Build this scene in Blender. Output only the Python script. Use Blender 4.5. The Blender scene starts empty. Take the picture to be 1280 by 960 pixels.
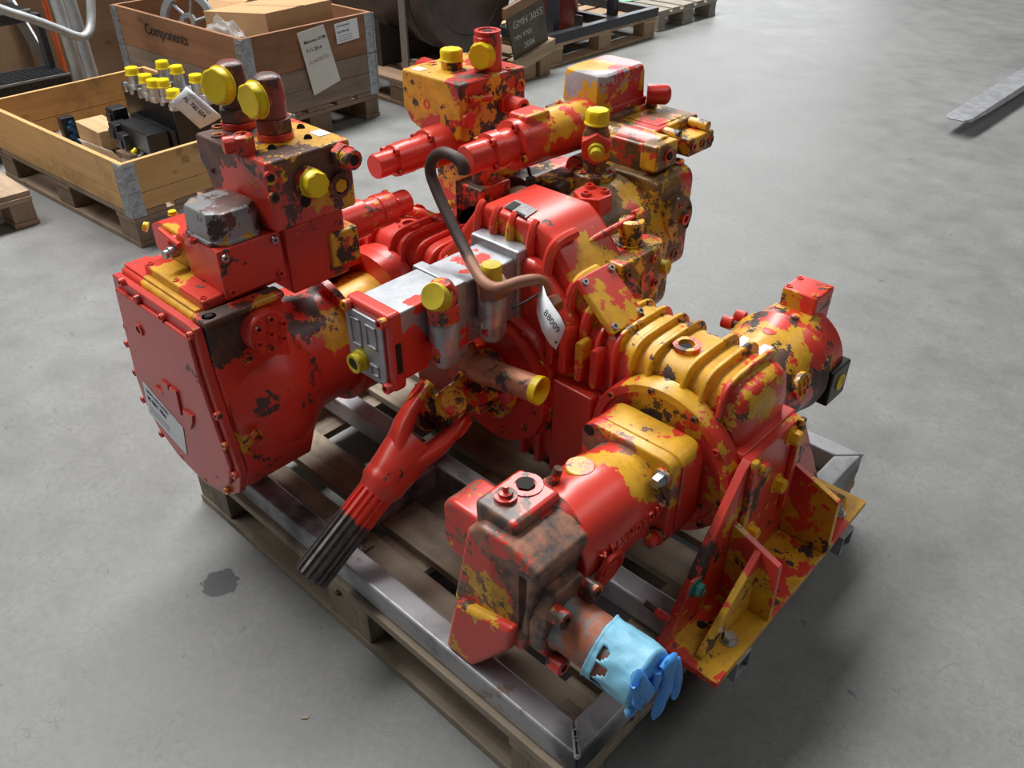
import bpy, bmesh, math, random
from mathutils import Vector, Matrix, Quaternion
random.seed(7)
S = bpy.context.scene
COL = S.collection

# ------------------------------------------------------------------ camera, world, lights, exposure
FPX, PITCH, AZ, CAMZ = 1060.0, math.radians(35.03), math.radians(43.3), 1.49
CAM = Vector((0.4553, -0.6381, CAMZ))
cam = bpy.data.cameras.new('camera'); co = bpy.data.objects.new('camera', cam); COL.objects.link(co)
cam.sensor_width = 36.0; cam.lens = FPX / 1280 * 36.0; cam.clip_start = 0.02; cam.clip_end = 200
co.location = CAM; co.rotation_euler = (math.pi / 2 - PITCH, 0, AZ)
S.camera = co
S.view_settings.view_transform = 'Standard'; S.view_settings.look = 'None'
S.view_settings.gamma = 1.0; S.view_settings.use_curve_mapping = False
S.view_settings.exposure = 0.0
W = bpy.data.worlds.new('world'); S.world = W; W.use_nodes = True
W.node_tree.nodes['Background'].inputs[0].default_value = (0.93, 0.97, 1.0, 1)
W.node_tree.nodes['Background'].inputs[1].default_value = 0.30

def area(name, loc, aim, sx, sy, power, col=(1, 1, 1)):
    l = bpy.data.lights.new(name, 'AREA'); l.shape = 'RECTANGLE'; l.size = sx; l.size_y = sy; l.energy = power; l.color = col
    o = bpy.data.objects.new(name, l); COL.objects.link(o); o.location = loc
    o.rotation_euler = (Vector(aim) - Vector(loc)).to_track_quat('-Z', 'Y').to_euler()
    return o
# rows of roof lights of the hall
area('roof_light', (-4.6, 3.2, 7.0), (-4.6, 3.2, 0), 2.0, 11, 1400, (1.0, 0.99, 0.97))
area('roof_light', (-5.2, -3.8, 7.0), (-5.2, -3.8, 0), 2.0, 7, 230, (1.0, 0.99, 0.97))
area('roof_light', (2.6, 4.5, 7.0), (2.6, 4.5, 0), 2.0, 11, 150, (1.0, 0.99, 0.97))
# daylight from the open hall gate behind the pallets
area('gate_daylight', (-8.0, 13.6, 2.6), (-2.0, 2.0, 0.4), 5.0, 4.4, 260, (0.93, 0.97, 1.0))

# ------------------------------------------------------------------ pixel helpers (1280 x 960 photograph)
Fh = Vector((-math.sin(AZ), math.cos(AZ), 0)); Rh = Vector((math.cos(AZ), math.sin(AZ), 0))
def U(u, v, x=None, y=None, z=None):
    a, b = u - 640, 480 - v
    d = Fh * (FPX * math.cos(PITCH) + b * math.sin(PITCH)) + Rh * a + Vector((0, 0, -FPX * math.sin(PITCH) + b * math.cos(PITCH)))
    t = (x - CAM.x) / d.x if x is not None else (y - CAM.y) / d.y if y is not None else (z - CAM.z) / d.z
    return CAM + d * t
def V(*a): return Vector(a)

# ------------------------------------------------------------------ materials
MATS = {}
class NT:
    def __init__(s, name):
        s.m = bpy.data.materials.new(name); s.m.use_nodes = True; s.t = s.m.node_tree
        s.bsdf = s.t.nodes['Principled BSDF']; MATS[name] = s.m
    def n(s, typ, **kw):
        nd = s.t.nodes.new(typ)
        for k, v in kw.items():
            if isinstance(v, tuple) and k.startswith('i'): pass
            setattr(nd, k, v)
        return nd
    def link(s, a, b): s.t.links.new(a, b)
    def val(s, sock, v):
        if hasattr(v, 'node'): s.link(v, sock)
        else: sock.default_value = v
    def math(s, op, a, b=0.0, clamp=False):
        nd = s.n('ShaderNodeMath', operation=op); nd.use_clamp = clamp
        s.val(nd.inputs[0], a); s.val(nd.inputs[1], b); return nd.outputs[0]
    def noise(s, scale, detail=4, rough=0.55, vec=None, dist=0.0):
        nd = s.n('ShaderNodeTexNoise'); nd.inputs['Scale'].default_value = scale; nd.inputs['Detail'].default_value = detail
        nd.inputs['Roughness'].default_value = rough; nd.inputs['Distortion'].default_value = dist
        s.link(vec if vec is not None else s.pos(), nd.inputs['Vector']); return nd.outputs['Fac']
    def pos(s):
        if not hasattr(s, '_p'): s._p = s.n('ShaderNodeNewGeometry').outputs['Position']
        return s._p
    def scaled(s, sc, rot=(0, 0, 0), off=(0, 0, 0)):
        nd = s.n('ShaderNodeMapping'); nd.inputs['Scale'].default_value = sc; nd.inputs['Rotation'].default_value = rot
        nd.inputs['Location'].default_value = off
        s.link(s.pos(), nd.inputs['Vector']); return nd.outputs[0]
    def step(s, v, a, b):
        nd = s.n('ShaderNodeMapRange'); nd.interpolation_type = 'SMOOTHSTEP'
        s.val(nd.inputs[0], v); nd.inputs[1].default_value = a; nd.inputs[2].default_value = b; return nd.outputs[0]
    def rng(s, v, a, b, c, d):
        nd = s.n('ShaderNodeMapRange'); s.val(nd.inputs[0], v)
        for i, q in enumerate((a, b, c, d)): nd.inputs[i + 1].default_value = q
        return nd.outputs[0]
    def mix(s, f, a, b):
        nd = s.n('ShaderNodeMix', data_type='RGBA'); s.val(nd.inputs[0], f)
        for i, q in ((6, a), (7, b)):
            if hasattr(q, 'node'): s.link(q, nd.inputs[i])
            else: nd.inputs[i].default_value = (*q, 1)
        return nd.outputs[2]
    def blobs(s, lst):
        tot = None
        for (p, r, k) in lst:
            d = s.n('ShaderNodeVectorMath', operation='DISTANCE'); s.link(s.pos(), d.inputs[0]); d.inputs[1].default_value = tuple(p)
            v = s.rng(d.outputs['Value'], 0, r, k, 0); tot = v if tot is None else s.math('ADD', tot, v)
        return tot
    def bump(s, h, strength=0.2, dist=0.002):
        nd = s.n('ShaderNodeBump'); nd.inputs['Strength'].default_value = strength; nd.inputs['Distance'].default_value = dist
        s.link(h, nd.inputs['Height']); s.link(nd.outputs[0], s.bsdf.inputs['Normal'])
    def out(s, col=None, rough=None, metal=None):
        for k, v in (('Base Color', col), ('Roughness', rough), ('Metallic', metal)):
            if v is None: continue
            if isinstance(v, tuple): v = (*v, 1)
            s.val(s.bsdf.inputs[k], v)
        return s.m

def plain(name, col, rough=0.5, metal=0.0, var=0.15, scale=20, bump=0.0):
    if name in MATS: return MATS[name]
    t = NT(name); n = t.noise(scale, 5, 0.6)
    c = t.mix(t.rng(n, 0.3, 0.7, 0, 1), tuple(x * (1 - var) for x in col), tuple(min(1, x * (1 + var)) for x in col))
    if bump: t.bump(n, bump, 0.002)
    return t.out(c, rough, metal)

RED = (0.74, 0.050, 0.030); YEL = (0.78, 0.42, 0.014); BRN = (0.105, 0.048, 0.033); DRK = (0.035, 0.028, 0.026); TAN = (0.36, 0.15, 0.085)
def paint(name, yel=0.0, bare=0.0, yb=(), bb=(), red=RED, barecol=BRN, barecol2=DRK, scale=7.5, seed=0.0):
    """chipped red over yellow over bare metal; yel / bare shift how much of each shows, yb / bb are chipped patches"""
    if name in MATS: return MATS[name]
    t = NT(name)
    v1 = t.scaled((1, 1, 1), off=(seed, seed * 1.7, -seed)); v2 = t.scaled((1, 1, 1), off=(5.3 - seed, 2.2, seed))
    n = t.noise(scale, 7, 0.62, v1); fine = t.noise(scale * 7, 4, 0.7, v1)
    v = t.math('ADD', t.math('MULTIPLY', n, 1.5), t.math('ADD', t.math('MULTIPLY', fine, 0.24), -0.37))
    v = t.math('ADD', v, yel + 0.045)
    if yb: v = t.math('ADD', v, t.blobs(yb))
    ym = t.step(v, 0.612, 0.622)
    n2 = t.noise(scale * 1.3, 8, 0.66, v2); f2 = t.noise(scale * 11, 3, 0.7, v2)
    w = t.math('ADD', t.math('MULTIPLY', n2, 1.4), t.math('ADD', t.math('MULTIPLY', f2, 0.32), -0.36))
    w = t.math('ADD', w, bare + 0.045); w = t.math('ADD', w, t.math('MULTIPLY', ym, 0.035))
    if bb: w = t.math('ADD', w, t.blobs(bb))
    bm_ = t.step(w, 0.632, 0.645)
    tint = t.noise(3.5, 4, 0.6); dirt = t.noise(26, 6, 0.7, v2)
    redc = t.mix(t.rng(tint, 0.3, 0.7, 0, 1), tuple(c * 0.80 for c in red), red)
    yelc = t.mix(t.rng(dirt, 0.35, 0.72, 0, 1), YEL, (0.52, 0.25, 0.015))
    brc = t.mix(t.rng(dirt, 0.38, 0.62, 0, 1), barecol, barecol2)
    c = t.mix(ym, redc, yelc); c = t.mix(bm_, c, brc)
    c = t.mix(t.math('MULTIPLY', t.step(dirt, 0.60, 0.78), 0.30), c, (0.07, 0.04, 0.03))
    r = t.math('ADD', t.math('MULTIPLY', ym, 0.14), 0.30); r = t.math('ADD', r, t.math('MULTIPLY', bm_, 0.22))
    r = t.math('ADD', r, t.math('MULTIPLY', dirt, 0.10))
    h = t.math('SUBTRACT', t.math('MULTIPLY', fine, 0.25), t.math('ADD', t.math('MULTIPLY', ym, 0.5), t.math('MULTIPLY', bm_, 0.5)))
    t.bump(h, 0.35, 0.0012)
    t.bsdf.inputs['Coat Weight'].default_value = 0.30; t.bsdf.inputs['Coat Roughness'].default_value = 0.22
    return t.out(c, r)

def wood(name, c1, c2, axis='x', yaw=0.0, sc=1.0, grime=0.35, gcol=(0.05, 0.04, 0.03)):
    if name in MATS: return MATS[name]
    t = NT(name)
    s = {'x': (1.6, 26, 26), 'y': (26, 1.6, 26), 'z': (26, 26, 1.6)}[axis]
    g = t.noise(sc, 6, 0.6, t.scaled(tuple(q for q in s), rot=(0, 0, -yaw)), 0.6)
    big = t.noise(2.2, 4, 0.6); fine = t.noise(9, 6, 0.7)
    c = t.mix(t.rng(g, 0.3, 0.7, 0, 1), c1, c2)
    c = t.mix(t.math('MULTIPLY', t.step(t.math('ADD', t.math('MULTIPLY', big, .5), t.math('MULTIPLY', fine, .5)), 0.48, 0.68), grime), c, gcol)
    kn = t.noise(1.0, 2, 0.5, t.scaled((7, 11, 11) if axis == 'x' else (11, 7, 11), rot=(0, 0, -yaw)))
    c = t.mix(t.math('MULTIPLY', t.step(kn, 0.70, 0.76), 0.6), c, tuple(q * 0.4 for q in c1))
    t.bump(g, 0.25, 0.002)
    return t.out(c, 0.75)

RUST = plain('rust_brown', (0.09, 0.042, 0.03), 0.7, 0.1, 0.5, 30, 0.3)
STEEL = plain('zinc_steel', (0.50, 0.50, 0.50), 0.35, 0.85, 0.2, 30)
GALV = plain('galvanised', (0.36, 0.38, 0.40), 0.45, 0.6, 0.25, 40, 0.1)
DARKHOLE = plain('dark_bore', (0.012, 0.010, 0.010), 0.8)
CAPY = plain('yellow_plastic', (0.80, 0.60, 0.004), 0.38, 0.0, 0.07, 12)
CAPD = plain('dull_yellow_plastic', (0.60, 0.47, 0.02), 0.5, 0.0, 0.2, 25)
BLACK = plain('black_enamel', (0.014, 0.014, 0.016), 0.38, 0.0, 0.3)
RUBBER = plain('black_rubber', (0.02, 0.02, 0.021), 0.7)
PAPER = plain('white_paper', (0.78, 0.80, 0.84), 0.7, 0.0, 0.03)
INK = plain('black_ink', (0.02, 0.02, 0.022), 0.8)
INKG = plain('grey_ink', (0.30, 0.31, 0.33), 0.8)
CARD = plain('cardboard', (0.46, 0.27, 0.13), 0.85, 0.0, 0.08, 6)

def floor_mat():
    t = NT('concrete_floor')
    big = t.noise(1.1, 6, 0.62); med = t.noise(6, 8, 0.68); fine = t.noise(60, 6, 0.75)
    streak = t.noise(1, 5, 0.6, t.scaled((2.2, 7, 1), rot=(0, 0, 0.7)))
    v = t.math('ADD', t.math('MULTIPLY', big, 0.28), t.math('ADD', t.math('MULTIPLY', med, 0.40), t.math('MULTIPLY', fine, 0.32)))
    c = t.mix(t.rng(v, 0.34, 0.66, 0, 1), (0.145, 0.146, 0.142), (0.275, 0.278, 0.275))
    c = t.mix(t.math('MULTIPLY', t.step(streak, 0.56, 0.72), 0.16), c, (0.11, 0.11, 0.11))
    vo = t.n('ShaderNodeTexVoronoi', feature='DISTANCE_TO_EDGE'); vo.inputs['Scale'].default_value = 26
    dv = t.n('ShaderNodeVectorMath', operation='ADD'); nn = t.n('ShaderNodeTexNoise'); nn.inputs['Scale'].default_value = 20
    t.link(t.pos(), nn.inputs['Vector']); sc = t.n('ShaderNodeVectorMath', operation='SCALE'); t.link(nn.outputs['Color'], sc.inputs[0]); sc.inputs['Scale'].default_value = 0.06
    t.link(t.pos(), dv.inputs[0]); t.link(sc.outputs[0], dv.inputs[1]); t.link(dv.outputs[0], vo.inputs['Vector'])
    crack = t.math('MULTIPLY', t.step(vo.outputs['Distance'], 0.03, 0.0), t.step(med, 0.46, 0.60))
    c = t.mix(t.math('MULTIPLY', crack, 0.35), c, (0.06, 0.06, 0.06))
    # dark scuffs and specks with shapes of their own
    sp = t.noise(14, 3, 0.5, t.scaled((1, 1.9, 1), rot=(0, 0, 0.5), off=(3, 1, 0)))
    c = t.mix(t.math('MULTIPLY', t.step(sp, 0.715, 0.75), 0.6), c, (0.07, 0.072, 0.075))
    # oil spot beside the pallet
    p = U(274, 729, z=0)
    bl = t.math('ADD', t.blobs([(p, 0.052, 1.0)]), t.math('MULTIPLY', t.math('SUBTRACT', t.noise(38, 3, 0.6), 0.5), 0.75))
    c = t.mix(t.math('MULTIPLY', t.step(bl, 0.20, 0.26), 0.88), c, (0.045, 0.047, 0.052))
    t.bump(t.math('ADD', fine, t.math('MULTIPLY', med, 0.6)), 0.12, 0.003)
    return t.out(c, t.rng(med, 0.3, 0.7, 0.42, 0.60))

# ------------------------------------------------------------------ mesh builder
WO = {}
class MB:
    def __init__(s, M=None): s.bm = bmesh.new(); s.M = M
    def vs(s, pts): return [s.bm.verts.new(s.M @ Vector(p) if s.M else Vector(p)) for p in pts]
    def face(s, vs):
        try: return s.bm.faces.new(vs)
        except ValueError: return None
    def box(s, x0, x1, y0, y1, z0, z1):
        v = s.vs([(x0, y0, z0), (x1, y0, z0), (x1, y1, z0), (x0, y1, z0), (x0, y0, z1), (x1, y0, z1), (x1, y1, z1), (x0, y1, z1)])
        for f in ((0, 3, 2, 1), (4, 5, 6, 7), (0, 1, 5, 4), (1, 2, 6, 5), (2, 3, 7, 6), (3, 0, 4, 7)): s.face([v[i] for i in f])
        return s
    def prism(s, pts, vec):
        vec = Vector(vec); a = s.vs(pts); b = s.vs([Vector(p) + vec for p in pts]); n = len(a)
        s.face(list(reversed(a))); s.face(b)
        for i in range(n): s.face([a[i], a[(i + 1) % n], b[(i + 1) % n], b[i]])
        return s
    def xz(s, pts, y0, y1): return s.prism([(p[0], y0, p[1]) for p in pts], (0, y1 - y0, 0))
    def yz(s, pts, x0, x1): return s.prism([(x0, p[0], p[1]) for p in pts], (x1 - x0, 0, 0))
    def xy(s, pts, z0, z1): return s.prism([(p[0], p[1], z0) for p in pts], (0, 0, z1 - z0))
    def lathe(s, p0, d, prof, n=24, cap=(True, True), ph=0.0):
        d = Vector(d).normalized(); q = d.to_track_quat('Z', 'Y'); ex = q @ V(1, 0, 0); ey = q @ V(0, 1, 0); p0 = Vector(p0); rings = []
        for (t, r) in prof:
            rings.append(s.vs([p0 + d * t + (ex * math.cos(2 * math.pi * (k + ph) / n) + ey * math.sin(2 * math.pi * (k + ph) / n)) * r for k in range(n)]))
        for a, b in zip(rings, rings[1:]):
            for k in range(n): s.face([a[k], a[(k + 1) % n], b[(k + 1) % n], b[k]])
        if cap[0]: s.face(list(reversed(rings[0])))
        if cap[1]: s.face(rings[-1])
        return s
    def cyl(s, p0, p1, r, r1=None, n=24, ph=0.0):
        d = Vector(p1) - Vector(p0); return s.lathe(p0, d, [(0, r), (d.length, r if r1 is None else r1)], n, ph=ph)
    def hexa(s, p0, p1, r): return s.cyl(p0, p1, r, n=6, ph=0.5)
    def tube(s, path, r, n=10, sub=6, closed_ends=True):
        P = [Vector(p) for p in path]
        if sub > 1 and len(P) > 2:
            Q = []
            for i in range(len(P) - 1):
                a = P[max(i - 1, 0)]; b = P[i]; c = P[i + 1]; d = P[min(i + 2, len(P) - 1)]
                for k in range(sub):
                    t = k / sub
                    Q.append(0.5 * ((2 * b) + (c - a) * t + (2 * a - 5 * b + 4 * c - d) * t * t + (-a + 3 * b - 3 * c + d) * t ** 3))
            Q.append(P[-1]); P = Q
        rings = []; nrm = None
        for i, p in enumerate(P):
            t = (P[min(i + 1, len(P) - 1)] - P[max(i - 1, 0)]).normalized()
            if nrm is None: nrm = t.orthogonal().normalized()
            nrm = (nrm - t * nrm.dot(t)).normalized(); b = t.cross(nrm)
            rr = r(i / (len(P) - 1)) if callable(r) else r
            rings.append(s.vs([p + (nrm * math.cos(2 * math.pi * k / n) + b * math.sin(2 * math.pi * k / n)) * rr for k in range(n)]))
        for a, b in zip(rings, rings[1:]):
            for k in range(n): s.face([a[k], a[(k + 1) % n], b[(k + 1) % n], b[k]])
        if closed_ends: s.face(list(reversed(rings[0]))); s.face(rings[-1])
        return s
    def loft(s, secs, cap=True):
        R = [s.vs(q) for q in secs]; n = len(R[0])
        for a, b in zip(R, R[1:]):
            for k in range(n): s.face([a[k], a[(k + 1) % n], b[(k + 1) % n], b[k]])
        if cap: s.face(list(reversed(R[0]))); s.face(R[-1])
        return s
    def build(s, name, mat, parent=None, bev=0.0, seg=2, label=None, ang=38, origin=None, sharp=True):
        bm = s.bm
        bmesh.ops.recalc_face_normals(bm, faces=bm.faces)
        for f in bm.faces: f.smooth = True
        for e in bm.edges:
            if len(e.link_faces) == 2 and e.calc_face_angle(0) > math.radians(ang): e.smooth = False
        xs = [v.co for v in bm.verts]
        lo = Vector([min(c[i] for c in xs) for i in range(3)]); hi = Vector([max(c[i] for c in xs) for i in range(3)])
        o0 = Vector(origin) if origin is not None else V((lo.x + hi.x) / 2, (lo.y + hi.y) / 2, lo.z)
        for v in bm.verts: v.co -= o0
        me = bpy.data.meshes.new(name); bm.to_mesh(me); bm.free()
        me.materials.append(mat)
        o = place(name, me, parent, o0)
        if bev:
            m = o.modifiers.new('bevel', 'BEVEL'); m.width = bev; m.segments = seg; m.limit_method = 'ANGLE'; m.angle_limit = math.radians(ang); m.harden_normals = True; m.use_clamp_overlap = True
        if label: o['label'] = label
        return o
def place(name, me, parent, loc, rot=None):
    o = bpy.data.objects.new(name, me); COL.objects.link(o)
    WO[o.name] = Vector(loc)
    if parent is not None: o.parent = parent; o.location = Vector(loc) - WO[parent.name]
    else: o.location = loc
    if rot is not None: o.rotation_mode = 'QUATERNION'; o.rotation_quaternion = rot
    return o
def thing(name, loc, label, cat, group=None):
    o = place(name, None, None, loc); o.empty_display_size = 0.1
    return tag(o, label, cat, group)
def tag(o, label, cat, group=None, kind=None):
    o['label'] = label; o['category'] = cat
    if group: o['group'] = group
    if kind: o['kind'] = kind
    return o
BOLT = {}
def bolt(parent, p, d, r=0.008, h=0.010, mat=None, name='bolt', kind='socket'):
    """a bolt head standing on point p, pointing along d"""
    mat = mat or PR; key = (round(r, 4), round(h, 4), mat.name, kind)
    if key not in BOLT:
        b = MB()
        if kind == 'socket':
            b.lathe((0, 0, -0.002), (0, 0, 1), [(0, r), (h, r), (h + 0.0021, r * 0.9), (h + 0.0021, r * 0.55), (h * 0.45, r * 0.5)], 12)
        elif kind == 'hex':
            b.lathe((0, 0, -0.001), (0, 0, 1), [(0, r * 1.35), (0.0035, r * 1.35)], 16); b.lathe((0, 0, 0.002), (0, 0, 1), [(0, r), (h * 0.85, r), (h, r * 0.86)], 6)
        else:   # pressed-in plug with a ring
            b.lathe((0, 0, -0.002), (0, 0, 1), [(0, r), (h, r), (h, r * 0.62), (h * 0.2, r * 0.6)], 18)
        bm = b.bm; bmesh.ops.recalc_face_normals(bm, faces=bm.faces)
        for f in bm.faces: f.smooth = True
        for e in bm.edges:
            if len(e.link_faces) == 2 and e.calc_face_angle(0) > 0.6: e.smooth = False
        me = bpy.data.meshes.new(name); bm.to_mesh(me); bm.free(); me.materials.append(mat); BOLT[key] = me
    q = Vector(d).normalized().to_track_quat('Z', 'Y')
    return place(name, BOLT[key], parent, p, q)
def text(s, size, loc, right, up, mat, parent, name='lettering', ext=0.0004, font_w=1.0):
    cu = bpy.data.curves.new('txt', 'FONT'); cu.body = s; cu.size = size; cu.extrude = ext; cu.align_x = 'LEFT'; cu.resolution_u = 3; cu.offset = size * 0.012 * (font_w - 1)
    to = bpy.data.objects.new('txt', cu); COL.objects.link(to)
    dg = bpy.context.evaluated_depsgraph_get(); me = bpy.data.meshes.new_from_object(to.evaluated_get(dg))
    bpy.data.objects.remove(to); bpy.data.curves.remove(cu)
    me.name = name; me.materials.clear(); me.materials.append(mat)
    r = Vector(right).normalized(); u = Vector(up); u = (u - r * u.dot(r)).normalized(); n = r.cross(u)
    q = Matrix((r, u, n)).transposed().to_quaternion()
    return place(name, me, parent, loc, q)
def quadlerp(c, s, t):
    """point in a quad c = [bottom-left, bottom-right, top-right, top-left]"""
    return (c[0] * (1 - s) + c[1] * s) * (1 - t) + (c[3] * (1 - s) + c[2] * s) * t
def rrect(x0, x1, z0, z1, r, n=4):
    pts = []
    for (cx, cz, a0) in ((x1 - r, z0 + r, -90), (x1 - r, z1 - r, 0), (x0 + r, z1 - r, 90), (x0 + r, z0 + r, 180)):
        for k in range(n + 1):
            a = math.radians(a0 + 90 * k / n); pts.append((cx + r * math.cos(a), cz + r * math.sin(a)))
    return pts

# ------------------------------------------------------------------ the setting
X0, X1, Y0_, Y1_, ZC = -14.0, 9.0, -9.0, 15.0, 7.3
def structure(name, b, mat, label):
    o = b.build(name, mat); o['kind'] = 'structure'; o['label'] = label; return o
HALLW = plain('hall_wall_panels', (0.20, 0.205, 0.205), 0.7, 0, 0.05, 2)
structure('floor', MB().box(X0 - .2, X1 + .2, Y0_ - .2, Y1_ + .2, -.2, 0), floor_mat(), 'worn grey concrete hall floor with scuffs')
structure('ceiling', MB().box(X0 - .2, X1 + .2, Y0_ - .2, Y1_ + .2, ZC, ZC + .2), HALLW, 'pale hall roof')
structure('wall_left', MB().box(X0 - .2, X0, Y0_, Y1_, 0.001, ZC - .001), HALLW, 'pale panelled hall wall')
structure('wall_right', MB().box(X1, X1 + .2, Y0_, Y1_, 0.001, ZC - .001), HALLW, 'pale panelled hall wall')
structure('wall_front', MB().box(X0, X1, Y0_ - .2, Y0_, 0.001, ZC - .001), HALLW, 'pale panelled hall wall')
structure('wall_back', MB().box(X0, X1, Y1_, Y1_ + .2, 0.001, ZC - .001), HALLW, 'pale panelled hall wall')

# ------------------------------------------------------------------ pallets
def euro(label, origin, yaw, L, Wd, c1, c2, key, group=None, ntop=5, name='wooden_pallet', grime=0.4, cat='pallet', skip=()):
    """deck boards along local x (0..-L), width along local y (0..Wd)"""
    M = Matrix.Translation(Vector(origin)) @ Matrix.Rotation(yaw, 4, 'Z')
    t = thing(name, tuple(M @ V(-L / 2, Wd / 2, 0)), label, cat, group)
    wx = wood('wood_' + key + '_along', c1, c2, 'x', yaw, 1.0, grime); wy = wood('wood_' + key + '_across', c1, c2, 'y', yaw, 1.0, grime)
    end = wood('wood_' + key + '_end', tuple(c * 0.8 for c in c1), tuple(c * 0.8 for c in c2), 'z', yaw, 3.0, grime)
    ws = [0.145, 0.100] * 8; ws = ws[:ntop]; gap = (Wd - sum(ws)) / (ntop - 1); y = 0
    for i, w in enumerate(ws):
        if i not in skip:
            j = random.uniform(.001, .006)
            MB(M).box(-L + .007 - j, -j, y, y + w, 0.122, 0.144).build('deck_board', wx, t, 0.002, 1)
        y += w + gap
    xs = [(-0.145, 0), (-L / 2 - 0.0725, -L / 2 + 0.0725), (-L, -L + 0.145)]; ys = [(0, 0.1), (Wd / 2 - 0.0725, Wd / 2 + 0.0725), (Wd - 0.1, Wd)]
    for (a, b) in xs:
        MB(M).box(a, b, 0.001, Wd - 0.001, 0.1, 0.122).build('stringer_board', wy, t, 0.002, 1)
    for (c, d) in ys:
        MB(M).box(-L + .001, -.001, c, d, 0.0, 0.022).build('bottom_board', wx, t, 0.002, 1)
        for (a, b) in xs: MB(M).box(a + .003, b - .003, c + .003, d - .003, 0.022, 0.1).build('block', end, t, 0.003, 1)
    return t, M
PAL = euro('weathered pallet carrying the steel frame and the red and yellow machine', (0.0, -0.012, 0), 0, 1.225, 1.07, (0.20, 0.16, 0.115), (0.37, 0.30, 0.22), 'grey', ntop=7, grime=0.65, skip=(2,))[0]
bolt(PAL, (-0.63, -0.012, 0.118), (0, -1, 0), 0.006, 0.006, RUST, 'bolt', 'hex')

# ------------------------------------------------------------------ steel frame on the pallet
def mill_mat():
    t = NT('mill_scale_steel'); n = t.noise(3.2, 5, 0.6, t.scaled((1, 1, 1), off=(1.2, 0, 0))); f = t.noise(30, 6, 0.7)
    c = t.mix(t.step(n, 0.38, 0.56), (0.036, 0.037, 0.042), (0.38, 0.38, 0.40))
    c = t.mix(t.math('MULTIPLY', t.step(t.math('ADD', t.math('MULTIPLY', f, .4), t.math('MULTIPLY', n, .6)), 0.60, 0.66), 0.7), c, (0.20, 0.10, 0.035))
    t.bump(f, 0.08, 0.001)
    return t.out(c, t.rng(f, 0.3, 0.7, 0.32, 0.5), 0.25)
MILL = mill_mat()
FR = thing('steel_skid', (-0.6, 0.53, 0.1445), 'bare welded steel tube frame lying on the weathered pallet', 'skid')
Z0, Z1, TB = 0.1445, 0.205, 0.05
FX, FY = 1.215, 1.055
def rail(pts): MB().xy(pts, Z0, Z1).build('rail', MILL, FR, 0.006, 3)
rail([(0, 0), (-TB, TB), (-FX + TB, TB), (-FX, 0)])
rail([(0, 0), (0, FY), (-TB, FY - TB), (-TB, TB)])
rail([(0, FY), (-FX, FY), (-FX + TB, FY - TB), (-TB, FY - TB)])
rail([(-FX, 0), (-FX + TB, TB), (-FX + TB, FY - TB), (-FX, FY)])
rail([(-TB, 0.335), (-TB, 0.385), (-FX + TB, 0.385), (-FX + TB, 0.335)])
rail([(-TB, 0.72), (-TB, 0.77), (-FX + TB, 0.77), (-FX + TB, 0.72)])
rail([(-0.70, TB), (-0.70, 0.335), (-0.75, 0.335), (-0.75, TB)])
rail([(-0.36, 0.385), (-0.36, 0.72), (-0.41, 0.72), (-0.41, 0.385)])
rail([(-0.86, 0.385), (-0.86, 0.72), (-0.91, 0.72), (-0.91, 0.385)])
def weld(p0, p1, up=0.0025):
    b = MB(); p0, p1 = Vector(p0), Vector(p1); n = 14
    for k in range(n):
        c = p0.lerp(p1, k / (n - 1)); b.lathe(c - V(0, 0, 0.003), (0, 0, 1), [(0, 0.0062), (0.003, 0.006), (0.003 + up, 0.0035)], 8)
    b.build('weld_bead', STEEL, FR, label='shiny weld bead on the mitred corner')
weld((-0.004, 0.004, Z1), (-0.034, 0.034, Z1)); weld((-0.004, FY - 0.004, Z1), (-0.045, FY - 0.045, Z1))
weld((-FX + 0.004, FY - .004, Z1), (-FX + .045, FY - .045, Z1))
for (x, y) in ((-0.058, 0.060), (-0.665, 0.062)):
    s = 1 if x > -.3 else 1
    MB().xy([(x + 0.008, y - 0.010), (x + 0.008, y + 0.045), (x - 0.05, y + 0.045), (x - 0.05, y - 0.010)], 0.1445, 0.150).build('cleat', plain('cleat_steel', (0.16, 0.13, 0.10), 0.5, 0.5), FR, 0.001)
    bolt(FR, (x - .012, y + .010, 0.150), (0, 0, 1), 0.0115, 0.012, STEEL, 'bolt', 'hex')
bolt(FR, (-0.60, 0.027, Z1), (0, 0, 1), 0.006, 0.003, GALV, 'plug_weld', 'plug')
# stub tubes that carry the mounting bracket
for (y, x1) in ((0.335, 0.095), (0.76, 0.092)):
    b = MB(); w = 0.004
    for (a0, a1, c0, c1) in ((0, .05, 0, w), (0, .05, .05 - w, .05), (0, w, w, .05 - w), (.05 - w, .05, w, .05 - w)):
        b.box(0.0, x1, y + a0, y + a1, 0.1552 + c0, 0.1552 + c1)
    b.build('stub_tube', GALV, FR)

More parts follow.
